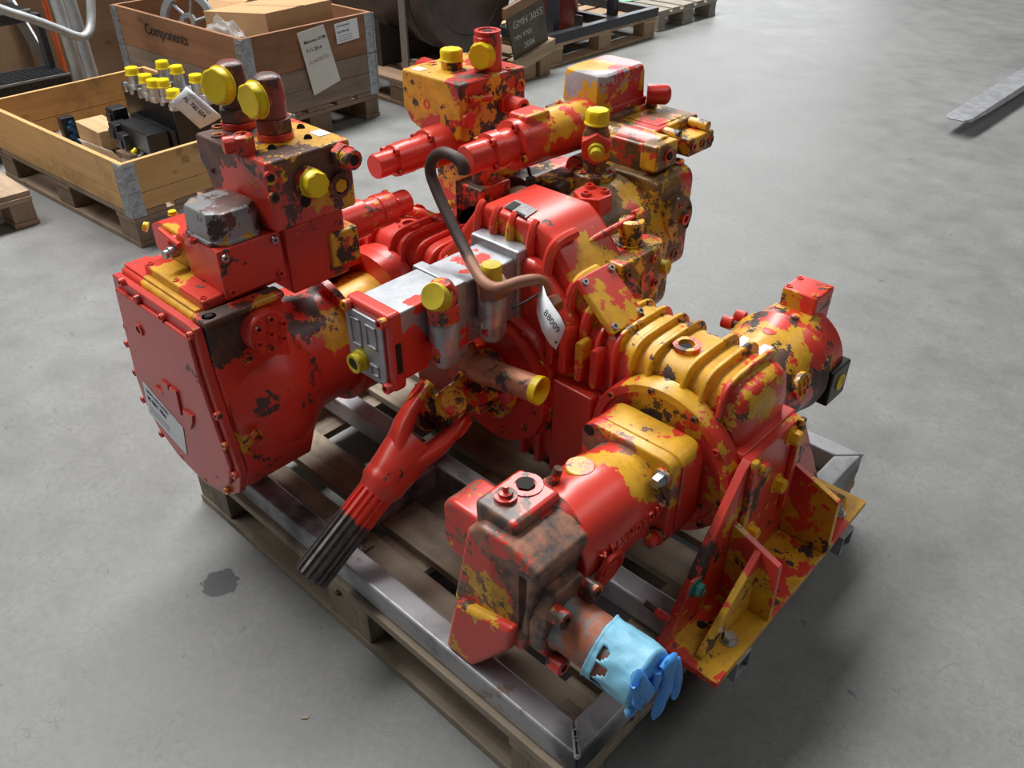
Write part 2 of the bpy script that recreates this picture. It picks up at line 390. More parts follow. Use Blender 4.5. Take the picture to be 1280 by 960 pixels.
# ------------------------------------------------------------------ the machine
PR = paint('red_paint', -0.10, -0.10)
PB = paint('red_paint_bolt', -0.06, -0.06, scale=30)
PBARE = paint('worn_fitting', -0.02, 0.07, scale=22, barecol=(0.13, 0.05, 0.035), seed=3)
AL, AC, AR, AU = (-1.0, 0.457), (-0.60, 0.457), (-0.19, 0.457), (-0.62, 0.665)
MU = thing('hydraulic_drive_unit', (-0.55, 0.5, 0.206), 'gearbox with pumps and motors in chipped red and yellow paint on a steel frame', 'machine')
def cap(parent, p, d, r, h, mat=None, n=48, lobes=8, name='plastic_cap', label=None):
    d = Vector(d).normalized(); q = d.to_track_quat('Z', 'Y'); p = Vector(p); b = MB(); secs = []
    for (t, k, w) in ((0, 1.08, 0), (0.10, 1.10, 0), (0.16, 1.02, 0), (0.30, 1.0, .012), (0.72, 0.99, .03), (0.92, 0.96, .04), (1.0, 0.88, .04), (0.985, 0.80, .03), (0.96, 0.5, 0), (0.96, 0.02, 0)):
        secs.append([p + q @ V(r * k * (1 + w * math.cos(lobes * 2 * math.pi * i / n)) * math.cos(2 * math.pi * i / n), r * k * (1 + w * math.cos(lobes * 2 * math.pi * i / n)) * math.sin(2 * math.pi * i / n), t * h) for i in range(n)])
    b.loft(secs); return b.build(name, mat or CAPY, parent, label=label, ang=50)
def arch(x, y0, y1, zb, zt, n=12, e=2.8):
    c, hw = (y0 + y1) / 2, (y1 - y0) / 2; pts = [(x, y0, zb)]
    for k in range(n + 1):
        a = math.pi * (1 - k / n); cx, sx = math.cos(a), math.sin(a)
        pts.append((x, c + hw * math.copysign(abs(cx) ** (2 / e), cx), zb + 0.004 + (zt - zb - 0.004) * abs(sx) ** (2 / e)))
    pts.append((x, y1, zb)); return pts

# --- gearbox housing
PG = paint('gearbox_paint', -0.125, -0.10, scale=8, seed=1,
    yb=[(V(-0.20, 0.54, 0.64), 0.30, 0.42), (V(-0.44, 0.57, 0.74), 0.10, 0.55), (V(-0.37, 0.55, 0.67), 0.08, 0.4), (V(-0.62, 0.47, 0.75), 0.08, 0.3), (V(-0.98, 0.46, 0.50), 0.10, 0.3), (V(-0.40, 0.44, 0.52), 0.06, .2)], barecol2=(.065, .04, .032),
    bb=[(V(-0.22, 0.45, 0.55), 0.12, 0.06), (V(-0.25, 0.6, 0.63), 0.2, 0.045)])
b = MB()
b.xz([(-0.035, 0.37), (-0.035, 0.53), (-1.165, 0.53), (-1.165, 0.37), (-1.10, 0.305), (-0.10, 0.305)], 0.472, 0.660)
b.xz([(-0.395, 0.50), (-0.385, 0.655), (-0.44, 0.705), (-0.505, 0.782), (-0.54, 0.806), (-0.685, 0.806), (-0.72, 0.785), (-0.785, 0.70), (-0.84, 0.645), (-0.84, 0.50)], 0.492, 0.655)
b.xz([(-0.42, 0.50), (-0.42, 0.645), (-0.52, 0.742), (-0.70, 0.742), (-0.80, 0.63), (-0.80, 0.50)], 0.462, 0.500)
b.xz([(-0.30, 0.290), (-0.30, 0.52), (-0.90, 0.52), (-0.90, 0.290)], 0.455, 0.655)
GB = b.build('gearbox_housing', PG, MU, 0.016, 4)
# ribbed upper shells of the two arms
for sgn in (1, -1):
    cx = lambda x: x if sgn > 0 else -1.21 - x
    secs = [(-0.046, .53, .60, .575), (-0.049, .498, .634, .610), (-0.058, .484, .648, .632), (-0.075, .478, .652, .643), (-0.2, .476, .654, .645), (-0.32, .476, .655, .648), (-0.41, .478, .655, .66)]
    b = MB(); b.loft([arch(cx(x), y0, y1, .528, zt, 16, 4.5) for (x, y0, y1, zt) in secs]); b.build('arm_shell', PG, GB)
    MB().xy([(cx(-0.033), .474), (cx(-0.033), .662), (cx(-0.42), .662), (cx(-0.42), .474)], 0.520, 0.534).build('ledge', PG, GB, 0.004)
    for x in ((-0.098, -0.137, -0.178, -0.252, -0.291, -0.331, -0.371) if sgn > 0 else (-0.10, -0.145, -0.225, -0.27, -0.315, -0.36, -0.4)):
        o = MB(); prof = arch(cx(x), .464, .664, .53, .660, 16, 4.8)
        o.prism(prof, (0.011, 0, 0)); o.build('rib', PG, GB, 0.004, 2)
    bolt(GB, (cx(-0.217), 0.545, 0.640), (0, 0, 1), 0.026, 0.016, paint('boss_paint', -.02, .0), 'filler_boss', 'plug')
    MB().cyl((cx(-0.217), 0.545, 0.642), (cx(-0.217), 0.545, 0.648), 0.012).build('bore', DARKHOLE, GB)
# bearing flanges around the three shafts
for (x, z), nm in ((AR, 1), (AC, 2), (AL, 3)):
    b = MB(); b.lathe((x, 0.475, z), (0, -1, 0), [(0, .160), (.028, .158), (.034, .154), (.034, .139), (.026, .136), (.026, .02)], 64)
    b.build('bearing_flange', PG, GB)
    for a in (35, 62, 100, 140, 205, 240, 320, -8):
        a = math.radians(a); bolt(GB, (x + .147 * math.cos(a) * .99, 0.449 if 0 else 0.4415, z + .147 * math.sin(a) * .99), (0, -1, 0), 0.0075, 0.004, PBARE)
# outlet disc below the cooler pump
b = MB(); b.lathe((-0.60, 0.442, 0.452), (0, -1, 0), [(0, .147), (.020, .146), (.024, .141)], 64); DISC = b.build('shaft_cover', paint('disc_red', -.30, -.22), GB)
for a in (-38, -72, -10, 215, 250): a = math.radians(a); bolt(GB, (-0.60 + .122 * math.cos(a), .418, .452 + .122 * math.sin(a)), (0, -1, 0), 0.009, 0.002, PBARE)
# upright ribs on the front face
for x, z0, z1, y in ((-.462, .545, .66, .455), (-.428, .54, .64, .455), (-.392, .535, .625, .46), (-.358, .53, .62, .465), (-.745, .5, .62, .46), (-.78, .5, .6, .46)):
    MB().xz(rrect(x - .009, x + .009, z0, z1, .008, 3), y - .014, y + .03).build('rib', PG, GB, .003)
for x in (-.40, -.445, -.49, -.535):
    MB().box(x - .008, x + .008, .442, .47, .275, .36).build('rib', PG, GB, .003)
MB().xz([(-.345, .30), (-.345, .52), (-.445, .52), (-.445, .30)], .436, .47).build('front_pad', paint('disc_red', 0), GB, .004)
# ribs over the tall centre
for x in (-.70, -.655, -.61, -.555):
    MB().tube([(x, .484, .735), (x, .487, .775), (x, .497, .797), (x, .506, .803)], .0095, 8, 4).build('rib', PG, GB)
for t_ in (.15, .62, .95):
    xx = -.52 + (.125) * t_; zz = .80 - .125 * t_
    MB().tube([(xx - .006, .482, zz - .10), (xx - .003, .484, zz - .03), (xx + .004, .50, zz), (xx + .006, .55, zz + .004)], .0115, 8, 4).build('rib', PG, GB)
# small bolted cover on the shoulder
c = [V(-.44, .475, .722), V(-.345, .475, .640), V(-.345, .575, .640), V(-.44, .575, .722)]
nrm = (c[1] - c[0]).cross(c[3] - c[0]).normalized()
PCOV = paint('cover_paint', .02, -.08, scale=14, seed=4, yb=[(c[2], .09, .2)])
o = MB(); o.prism([p + nrm * .006 for p in (c[0], c[1], c[2], c[3])], nrm * .016); CV = o.build('shoulder_cover', PCOV, GB, .004)
for s_, t_ in ((.1, .1), (.9, .1), (.9, .9), (.1, .9)): bolt(GB, quadlerp(c, s_, t_) + nrm * .022, nrm, .007, .006, STEEL)
# name plates on the hump
PLATE = plain('engraved_plate', (0.30, 0.30, 0.31), .35, .6, .5, 160)
o = MB(); o.prism([U(630, 259, z=.8075), U(645, 250, z=.8075), U(672, 263, z=.8075), U(657, 273, z=.8075)], (0, 0, .0015)); NP = o.build('name_plate', PLATE, GB, label='small metal rating plate with black print')
o = MB(); o.prism([U(632, 258.5, z=.8095), U(643, 251.5, z=.8095), U(651, 255.5, z=.8095), U(640, 263, z=.8095)], (0, 0, .0008)); o.build('plate_print', INK, GB)
o = MB(); o.prism([U(644, 265, z=.8095), U(646, 263.6, z=.8095), U(657, 269.5, z=.8095), U(655, 271, z=.8095)], (0, 0, .0008)); o.build('plate_print', INK, GB)

# --- variable pump with the labelled end cover
PP = paint('pump_paint', -0.14, -0.085, scale=8, seed=2,
    yb=[(V(-0.96, -0.02, 0.70), 0.17, 0.55), (V(-1.02, 0.0, .71), .10, .25), (V(-0.865, 0.25, 0.555), 0.10, 0.55), (V(-.9, .43, .56), .12, .25), (V(-.84, .09, .6), .07, .12)],
    bb=[(V(-0.93, 0.21, 0.64), 0.14, 0.42), (V(-0.845, -0.025, 0.655), 0.085, 0.55), (V(-.82, .1, .35), .09, .10), (V(-.815, .0, .51), .05, .40)])
OUT = [(-1.182, .690), (-1.198, .575), (-1.218, .440), (-1.212, .365), (-1.170, .295), (-1.095, .252), (-1.0, .238), (-.905, .262), (-.838, .310), (-.812, .375), (-.828, .450), (-.845, .53), (-.855, .60), (-.858, .692)]
def scaled_out(k, pts=OUT, c=(-1.02, .47)): return [(c[0] + (p[0] - c[0]) * k, c[1] + (p[1] - c[1]) * k) for p in pts]
b = MB(); b.xz([(-1.182, .698)] + scaled_out(.985)[1:13] + [(-.850, .698)], -.062, .105)
b.loft([[(-1.0 + r * math.cos(a) * 1.0, y, .445 + r * math.sin(a) * .95) for a in [2 * math.pi * k / 32 for k in range(32)]] for (y, r) in ((-.058, .175), (.02, .195), (.07, .198), (.11, .188), (.14, .160), (.17, .145))])
b.lathe((-1.0, .10, .457), (0, 1, 0), [(0, .15), (.08, .142), (.12, .138), (.20, .136)], 40)
PU = b.build('variable_pump', PP, MU, .010, 3)
b = MB()   # open bell between pump and gearbox
na = 48
for k in range(na):
    a0, a1 = 2 * math.pi * k / na, 2 * math.pi * (k + 1) / na; am = math.degrees((a0 + a1) / 2)
    if 42 < am < 96: continue
    q = lambda r, a, y: (-1.0 + r * math.cos(a), y, .457 + r * math.sin(a))
    for (r0, r1, y0, y1) in ((.134, .152, .28, .415),):
        v = b.vs([q(r0, a0, y0), q(r1, a0, y0), q(r1, a1, y0), q(r0, a1, y0), q(r0, a0, y1), q(r1, a0, y1), q(r1, a1, y1), q(r0, a1, y1)])
        for f in ((0, 3, 2, 1), (4, 5, 6, 7), (0, 1, 5, 4), (1, 2, 6, 5), (2, 3, 7, 6), (3, 0, 4, 7)): b.face([v[i] for i in f])
bmesh.ops.remove_doubles(b.bm, verts=b.bm.verts, dist=1e-5)
b.lathe((-1.0, .27, .457), (0, 1, 0), [(0, .136), (0, .156), (.018, .156), (.018, .10)], 48, (False, False))
b.lathe((-1.0, .445, .457), (0, -1, 0), [(0, .158), (.03, .158), (.03, .10)], 48, (False, False))
BELL = b.build('bell_housing', PP, PU)
MB().lathe((-1.0, .27, .457), (0, 1, 0), [(0, .105), (.15, .112)], 32).build('coupling_sleeve', paint('sleeve_yellow', .25, -.02), PU)
# end cover
EC = MB().xz(OUT, -.080, -.0625).build('end_cover', paint('cover_red', -.24, -.15, red=(.62, .055, .042)), PU, .004, 2)
MB().xz(scaled_out(.90), -.0885, -.079).build('cover_panel', paint('cover_red', 0), PU, .007, 3)
cb = [(150, 345), (170, 366), (203, 390), (240, 415), (254, 475), (277, 521), (287, 561), (299, 599), (156, 402), (157, 425), (168, 463), (179, 499), (203, 544), (231, 573), (262, 602), (289, 619)]
for (u, v) in cb:
    p = U(u, v, y=-.082); dx, dz = -1.02 - p.x, .47 - p.z; l = math.hypot(dx, dz); p = V(p.x + dx / l * .012, -.080, p.z + dz / l * .012)
    bolt(PU, p, (0, -1, 0), .0085, .009, PB)
q = U(174, 412, y=-.09); bolt(PU, (q.x, -.0885, q.z), (0, -1, 0), .014, .006, PR, 'threaded_boss', 'plug')
MB().cyl((q.x, -.0895, q.z), (q.x, -.0915, q.z), .007).build('bore', DARKHOLE, PU)
def trace(pts, rg, **k):
    x0, y0, s = rg; return [U(x0 + a / s, y0 + c_ / s, **k) for a, c_ in pts]
rg = (140, 440, 8.0)
for poly in ([(505, 272), (575, 325), (583, 378), (593, 338), (660, 388), (712, 628), (600, 548), (545, 470)], [(438, 328), (520, 385), (548, 470), (460, 410)], [(725, 565), (820, 635), (824, 700), (803, 768), (748, 700)]):
    MB().prism(trace(poly, rg, y=-.0885), (0, -.005, 0)).build('emblem', paint('cover_red', 0), PU, .0008)
LQ = [U(187, 516, y=-.0892), U(234, 569, y=-.0892), U(229, 535, y=-.0892), U(178, 476, y=-.0892)]
LB = MB().prism(LQ, (0, -.0006, 0)).build('label_sticker', PAPER, PU, label='white paper label stuck on the red end cover')
rt, upv = LQ[1] - LQ[0], LQ[3] - LQ[0]
text('UCM HOLLAND', .0125, quadlerp(LQ, .07, .80) + V(0, -.0012, 0), rt, upv, INK, PU, ext=.0002)
text('M 001 956', .0175, quadlerp(LQ, .07, .56) + V(0, -.0012, 0), rt, upv, INK, PU, ext=.0002, font_w=2)
for t_ in (.36, .26, .16): MB().prism([quadlerp(LQ, a, t) + V(0, -.0008, 0) for a, t in ((.06, t_), (.6, t_), (.6, t_ + .03), (.06, t_ + .03))], (0, -.0003, 0)).build('print_line', INKG, PU)
# top plates
MB().box(-1.178, -.90, -.052, -.0, .698, .7035).build('top_gasket', PP, PU, .001)
MB().xy([(-.895, -.066), (-.842, -.066), (-.842, .105), (-.880, .105), (-.885, 0)], .690, .705).build('port_ledge', paint('ledge_brown', -.1, .12, bb=[(V(-.86, -.02, .7), .1, .1)], yb=[(V(-.85, .09, .71), .06, .3)]), PU, .006)
bolt(PU, (-.862, -.045, .704), (0, 0, 1), .013, .003, PBARE, 'port', 'plug')
MB().cyl((-.862, -.045, .705), (-.862, -.045, .7075), .007).build('bore', DARKHOLE, PU)
# round side cover with seven bolts
b = MB(); b.lathe((-.852, .046, .645), (1, 0, 0), [(0, .044), (.026, .044), (.030, .041)], 40); SC = b.build('side_cover', paint('side_red', -.2, -.14), PU)
bolt(PU, (-.822, .046, .645), (1, 0, 0), .0072, .008, PB)
for k in range(6): a = math.radians(20 + 60 * k); bolt(PU, (-.822, .046 + .031 * math.cos(a), .645 + .031 * math.sin(a)), (1, 0, 0), .0072, .008, PB)
for (u, v, x, r) in ((311, 449, -.83, .011), (322, 546, -.797, .012)): q = U(u, v, x=x); bolt(PU, q - V(.006, 0, 0), (1, 0, 0), r, .010, PBARE, 'plug', 'plug')

# --- pump control unit on top
PC = paint('control_paint', -.13, -.10, seed=5, yb=[(V(-1.02, -.03, .722), .10, .55), (V(-.94, .02, .815), .07, .45), (V(-.9, .12, .81), .05, .22), (V(-1.08, .01, .79), .05, .15)])
b = MB(); b.box(-1.112, -.888, -.040, .13, .700, .722); b.box(-1.005, -.878, .004, .128, .72, .810)
b.xz([(-1.155, .727), (-1.155, .775), (-1.12, .792), (-1.0, .792), (-1.0, .722), (-1.14, .722)], .012, .105)
CU = b.build('control_unit', PC, MU, .005, 2)
MB().box(-.879, -.872, .0, .132, .716, .812).build('side_plate', PR, CU, .002)
for (y, z) in ((.013, .728), (.118, .728), (.013, .798), (.118, .798)): bolt(CU, (-.872, y, z), (1, 0, 0), .0075, .006, STEEL if z > .75 else PB)
for x in (-1.10, -1.0, -.90): bolt(CU, (x, -.030, .722), (0, 0, 1), .007, .002, PB)
OCT = [(-1.008, .03), (-.985, .004), (-.905, .006), (-.880, .03), (-.880, .09), (-.905, .118), (-.985, .116), (-1.008, .09)]
PCAP = paint('cap_grey', -.14, .05, red=(.30, .30, .31), scale=12, barecol=(.16, .045, .03), barecol2=(.05, .03, .028), yb=[(V(-.93, .1, .868), .05, .24)], bb=[(V(-1.0, .0, .82), .05, .18), (V(-.94, 0, .82), .05, .14)])
b = MB(); b.loft([[(-.944 + (x + .944) * k, .06 + (y - .06) * k, z) for x, y in OCT] for (z, k) in ((.811, 1.02), (.818, 1.02), (.819, .95), (.862, .92), (.869, .88), (.871, .80))])
b.build('solenoid_cover', PCAP, CU, .004, 3, label='cast grey cover with flaking paint')
for (x, y) in ((-.944, -.004), (-1.01, .06)): bolt(CU, (x, y, .812), (0, 0, 1), .008, .006, PBARE)
MB().tube([U(200, 287, y=.006), U(213, 298, y=.004), U(225, 307, y=.003)], .006, 8, 2).build('lever_rod', PR, CU)
MB().cyl(U(213, 304, y=.004), U(226, 300, y=.02), .015).build('plunger', PR, CU, .002)
MB().lathe(U(222, 313, y=.006), (0.1, -1, 0.05), [(0, .012), (.02, .012), (.022, .009), (.03, .009)], 16).build('sensor', STEEL, CU)
cap(CU, U(185, 284, y=.03), (-.5, -.6, .3), .010, .010); cap(CU, U(216, 268, y=.075), (0, 0, 1), .009, .008)

# --- valve manifold with angled fittings
PM = paint('manifold_paint', -.08, .0, seed=6, scale=9, yb=[(V(-.9, .24, .955), .15, .60), (V(-.86, .28, .83), .06, .25)], bb=[(V(-1.08, .14, .95), .11, .40), (V(-.85, .16, .90), .09, .26), (V(-.97, .11, .945), .07, .25), (V(-.86, .25, .92), .05, .22)], barecol=(.15, .06, .04), barecol2=(.065, .036, .03))
def manifold(x0, x1, y0, y1, z0, z1, mat, drop):
    b = MB(); b.xz([(x0, z1), (x0, z1 - .05), (x0 + .018, z1 - .075), (x0 + .03, z0 + .02), (x0 + .06, z0), (x1, z0), (x1, z1)], y0, y1)
    b.box(x0 + .07, x1 - .035, y0 + .035, y1 - .01, drop, z0 + .01)
    return b.build('valve_manifold', mat, MU, .007, 3)
MF = manifold(-1.095, -.852, .115, .302, .815, .95, PM, .66)
PELB = paint('elbow_brown', -.20, .10, scale=9, red=(.30, .06, .045), barecol=(.14, .06, .045), barecol2=(.05, .028, .024), seed=2)
def elbow(parent, base, d, h, r, arm, capr, mat=PBARE, capm=None, h0=.014):
    base = Vector(base); d = Vector(d).normalized()
    MB().lathe(base, (0, 0, 1), [(0, r * 1.15), (h0, r * 1.15)], 28).build('collar', PR, parent, .002)
    MB().hexa(base + V(0, 0, h0), base + V(0, 0, h0 + .026), r * 1.22).build('hex_nut', mat, parent, .003)
    b = MB(); b.lathe(base + V(0, 0, h0 + .024), (0, 0, 1), [(0, r * .9), (h - h0 - .03, r * .95), (h - h0 - .012, r * .85), (h - h0 - .006, r * .55)], 24)
    c = base + V(0, 0, h - r * .75); b.lathe(c - d * r * .8, d, [(0, r * .5), (.006, r * .8), (r * .8 + arm, r * .85)], 24); b.build('elbow', mat, parent, .003)
    cap(parent, c + d * (arm - .012), d, capr, .020, capm)
elbow(MF, U(345, 172, z=.95), (0.10, -1, 0.02), .100, .030, .040, .032, mat=PELB)
elbow(MF, U(300, 158, z=.95), (0.30, -1, 0.10), .106, .030, .040, .033, mat=PELB)
q = U(306, 190, z=.95); MB().lathe(q, (0, 0, 1), [(0, .021), (.03, .020), (.034, .014), (.034, .010), (.028, .009)], 24).build('test_port', PBARE, MF)
MB().cyl(q + V(0, 0, .017), q + V(-.012, -.034, .017), .016).build('test_port_arm', PR, MF, .003)
for (u, v) in ((273, 159), (273, 170)): bolt(MF, U(u, v, z=.95), (0, 0, 1), .013, .005, PBARE, 'port', 'plug')
for (u, v) in ((340, 186), (385, 173), (376, 160)): MB().cyl(U(u, v, z=.949), U(u, v, z=.9512), .008, n=16).build('bore', DARKHOLE, MF)
c = U(400, 166, z=.951); MB().box(c.x - .017, c.x + .017, c.y - .013, c.y + .013, .950, .9512).build('blank_sticker', PAPER, MF)
def side_fit(parent, p, d, r, L_, nut, capr=None, mat=None, capm=None, hole=True):
    p, d = Vector(p), Vector(d).normalized(); mat = mat or PBARE
    MB().hexa(p, p + d * nut, r * 1.3).build('hex_nut', mat, parent, .002)
    MB().lathe(p, d, [(0, r), (L_, r), (L_ + .002, r * .9), (L_ + .002, r * .55), (L_ * .6, r * .5)], 24).build('fitting', mat, parent)
    if capr: cap(parent, p + d * (L_ - .01), d, capr, .022, capm)
    elif hole: MB().cyl(p + d * (L_ * .7), p + d * (L_ + .0012), r * .48, n=16).build('bore', DARKHOLE, parent)
side_fit(MF, U(384, 226, x=-.852), (1, 0, 0), .024, .024, .016, .025)
side_fit(MF, U(424, 193, x=-.852), (1, 0, 0), .019, .045, .022)
q = U(424, 231, x=-.852); bolt(MF, q, (1, 0, 0), .026, .010, PM, 'port_boss', 'plug'); MB().hexa(q, q + V(.008, 0, 0), .015).build('hex_plug', plain('yellow_hex', YEL, .5), MF, .002)
for (u, v, r) in ((337, 222, .013), (342, 247, .011)): q = U(u, v, x=-.852); bolt(MF, q, (1, 0, 0), r, .007, PBARE, 'port', 'plug'); MB().cyl(q + V(.002, 0, 0), q + V(.0045, 0, 0), r * .6, n=14).build('bore', DARKHOLE, MF)
q = U(382, 252, x=-.852); MB().cyl(q, q + V(.0015, 0, 0), .011, n=16).build('bore', DARKHOLE, MF)
q = U(266, 214, y=.113); MB().cyl(q, q + V(0, -.001, 0), .005, n=12).build('bore', DARKHOLE, MF)

# --- red servo cylinders
def servo(parent_name, tip, back, rs, mat, parent=None, bolts=True):
    tip, back = Vector(tip), Vector(back); d = (back - tip).normalized(); L_ = (back - tip).length
    prof = [(t * L_, r) for t, r in rs]
    o = MB().lathe(tip, d, prof, 36).build(parent_name, mat, parent or MU, .002)
    return o, d, L_
def flange_bolts(o, tip, d, t, r, n=4, br=.008, ph=35, mat=None):
    q = d.to_track_quat('Z', 'Y')
    for k in range(n): a = math.radians(ph + 360 / n * k); bolt(o, Vector(tip) + d * t + q @ V(r * math.cos(a), r * math.sin(a), 0), -d, br, .007, mat or PB)
PS = paint('servo_paint', -.15, -.12, seed=8, red=(.62, .028, .02))
tip, back = U(508, 252, x=-.97), U(415, 285, x=-.97); tip.z = back.z = (tip.z + back.z) / 2; tip.x = back.x = -.97
SV, d, L_ = servo('servo_cylinder', tip, back, [(0, .027), (.22, .0275), (.225, .036), (.42, .038), (.43, .034), (.6, .035), (.61, .042), (1, .044)], paint('servo_paint2', -.10, -.1, yb=[(tip + V(0, -.1, 0), .07, .18)]))
flange_bolts(SV, tip, d, L_ * .225, .032)
q = U(424, 298, x=-.90); MB().box(q.x - .035, q.x + .022, q.y - .035, q.y + .035, q.z - .05, q.z + .025).build('relief_block', paint('relief_yellow', .16, .03, scale=20), MU, .006)
bolt(MU, q + V(-.01, -.037, -.015), (0, -1, 0), .014, .012, STEEL, 'banjo_bolt')

# --- cooler pump (aluminium body) on the upper shaft
def alu_mat():
    t = NT('aluminium_red_rests'); n = t.noise(7, 6, .6); f = t.noise(45, 5, .7)
    v = t.math('ADD', t.math('MULTIPLY', n, .75), t.math('MULTIPLY', f, .25))
    v = t.math('ADD', v, t.blobs([(V(-.565, .17, .64), .085, .42), (V(-.57, .215, .742), .035, .30), (V(-.56, .30, .62), .06, .2), (V(-.65, .14, .745), .03, .14)]))
    m = t.step(v, .60, .61); c = t.mix(m, t.mix(t.rng(f, .3, .7, 0, 1), (.34, .36, .39), (.47, .49, .52)), RED)
    t.bump(t.math('ADD', m, t.math('MULTIPLY', f, .2)), .3, .001)
    return t.out(c, t.rng(m, 0, 1, .42, .35), t.rng(m, 0, 1, .55, 0))
ALU = alu_mat(); ALUP = plain('cast_aluminium', (.40, .42, .45), .42, .6, .15, 40)
CPR = paint('pump_cover_red', -.22, -.12)
b = MB(); b.box(-.674, -.566, .155, .30, .600, .742); b.box(-.672, -.566, .30, .47, .606, .740); GP = b.build('cooler_pump', ALU, MU, .005, 2)
MB().box(-.684, -.562, .292, .318, .592, .746).build('end_plate', ALU, GP, .003)
MB().box(-.690, -.556, .452, .492, .58, .757).build('adapter_flange', ALUP, GP, .006)
MB().box(-.680, -.558, .128, .160, .588, .750).build('end_cover', CPR, GP, .009, 3)
b = MB(); b.xz(rrect(-.675, -.573, .598, .732, .010), .1215, .128); b.build('cover_plate', ALUP, GP, .002)
for (x0, x1, z0, z1) in ((-.662, -.632, .66, .718), (-.618, -.588, .672, .718), (-.615, -.590, .612, .636)):
    for (a, c_, e_, g_) in ((x0, x1, z1 - .004, z1), (x0, x1, z0, z0 + .004), (x0, x0 + .004, z0, z1), (x1 - .004, x1, z0, z1)): MB().box(a, c_, .1185, .123, e_, g_).build('cast_ridge', ALUP, GP, .001)
b = MB(); b.lathe((-.638, .1215, .632), (0, -1, 0), [(0, .021), (.008, .021), (.009, .016), (.014, .016), (.016, .019), (.022, .019), (.022, .013), (.008, .012)], 28); b.build('plastic_cap', CAPD, GP); MB().cyl((-.638, .1125, .632), (-.638, .1015, .632), .0125, n=20).build('cap_insert', BLACK, GP)
for (x, z) in ((-.672, .742), (-.566, .742), (-.566, .594), (-.672, .6)): bolt(GP, (x + (.004 if x < -.6 else -.004), .127, z - (.006 if z > .7 else -.006)), (0, -1, 0), .0105, .012, PB)
for (x, z) in ((-.668, .725), (-.582, .725), (-.582, .605), (-.668, .605)): bolt(GP, (x, .1215, z), (0, -1, 0), .004, .001, GALV)
MB().box(-.559, -.5565, .138, .15, .628, .69).build('side_slot', DARKHOLE, GP, .0005)
def pump_fitting(y, capm, lean, base, hexm, zt):
    MB().lathe((-.540, y, .612), (0, 0, 1), [(0, .020), (.02, .028), (.09, .0275), (.10, .022)], 24).build('port_body', base, GP, .002)
    MB().box(-.575, -.535, y - .030, y + .030, .625, .665).build('port_flange', base, GP, .008, 3)
    bolt(GP, (-.536, y - .022, .638), (1, -.2, 0), .009, .010, PBARE)
    MB().hexa((-.540, y, .708), (-.540, y, .742), .032).build('hex_nut', hexm, GP, .003)
    c = V(-.540, y, .744)
    if lean: MB().lathe(c - V(0, 0, .004), (0, 0, 1), [(0, .028), (.026, .028), (.044, .018)], 20).build('elbow', PBARE, GP, .003); cap(GP, c + V(.004, -.010, .014), (0.25, -.9, .55), .025, .024, capm, lobes=0)
    else: cap(GP, c - V(0, 0, .006), (0, 0, 1), .020, .034, capm, lobes=0)
COPN = paint('copper_hex', -.3, -.3, red=(.25, .10, .055), scale=20)
pump_fitting(.237, CAPD, True, ALU, PBARE, .8)
pump_fitting(.362, CAPD, False, plain('scratched_alu', (.42, .44, .46), .4, .6, .35, 60, .3), COPN, .82)
# --- copper suction pipe
def copper():
    t = NT('patchy_copper'); n = t.noise(22, 6, .65); f = t.noise(90, 4, .7)
    c = t.mix(t.rng(f, .35, .7, 0, 1), (.52, .22, .12), (.40, .155, .085)); c = t.mix(t.step(n, .52, .60), c, (.075, .062, .066))
    t.bump(f, .15, .001); return t.out(c, .5, .35)
COP = copper()
pa, pb = V(-.548, .335, .548), V(-.405, .352, .556)
dd = (pb - pa).normalized()
b = MB(); b.tube([(-.60, .335, .575), (-.585, .335, .556), (-.565, .335, .548), (-.545, .3355, .5481)] , .028, 20, 5)
b.lathe(pa - dd * .01, dd, [(0, .029), (.035, .029), (.045, .0265), (.15, .0265)], 28, (True, False)); SP = b.build('suction_pipe', COP, MU, label='bare patchy copper coloured pipe stub')
b = MB(); b.lathe(pb - dd * .012, dd, [(0, .0272), (.010, .0285), (.016, .0285), (.017, .026), (.010, .0225), (-.03, .0215)], 28, (False, True)); b.build('plastic_cap', CAPY, SP)

# --- universal joint and splined shaft on the input
PJ = paint('joint_paint', .02, .03, seed=9, scale=14, yb=[(V(-.60, .33, .46), .10, .25)], barecol=DRK)
JC = V(-.60, .268, .457)
a1 = V(.707, 0, .707); tj = V(-.707, 0, .707)
TIPP = V(-.6155, -.0775, .2265); sd = (TIPP - JC).normalized()
side = a1.cross(sd).normalized(); upd = sd.cross(side).normalized()
b = MB(); b.lathe((-.60, .42, .457), (0, -1, 0), [(0, .076), (.012, .084), (.026, .084), (.03, .080), (.034, .052), (.07, .048)], 40)
for s in (1, -1):   # ears of the flange yoke
    o0 = V(-.60, 0, .457) + a1 * s * .034
    b.prism([o0 + V(0, y, 0) + tj * w for y, w in ((.378, .040), (.30, .032), (.262, .030), (.243, .020), (.236, 0), (.243, -.020), (.262, -.030), (.30, -.032), (.378, -.040))], a1 * s * .020)
UJ = b.build('universal_joint', PJ, MU, .005, 3)
for k in range(8): a = math.radians(22 + 45 * k); bolt(UJ, (-.60 + .068 * math.cos(a), .394, .457 + .068 * math.sin(a)), (0, -1, 0), .0095, .010, PBARE if k % 2 else PB, 'bolt', 'hex')
b = MB(); b.cyl(JC - a1 * .050, JC + a1 * .050, .020); b.cyl(JC - side * .055, JC + side * .055, .020); b.build('cross_piece', PJ, UJ, .003)
PCUP = paint('cup_paint', .12, -.05, scale=25)
for s in (1, -1):
    MB().lathe(JC + a1 * s * .050, a1 * s, [(0, .029), (.013, .029), (.015, .027), (.015, .021), (.011, .020), (.010, .002)], 28).build('bearing_cup', PCUP, UJ)
    MB().lathe(JC + side * s * .050, side * s, [(0, .026), (.016, .026), (.016, .018), (.010, .016)], 24).build('bearing_cup', PB, UJ)
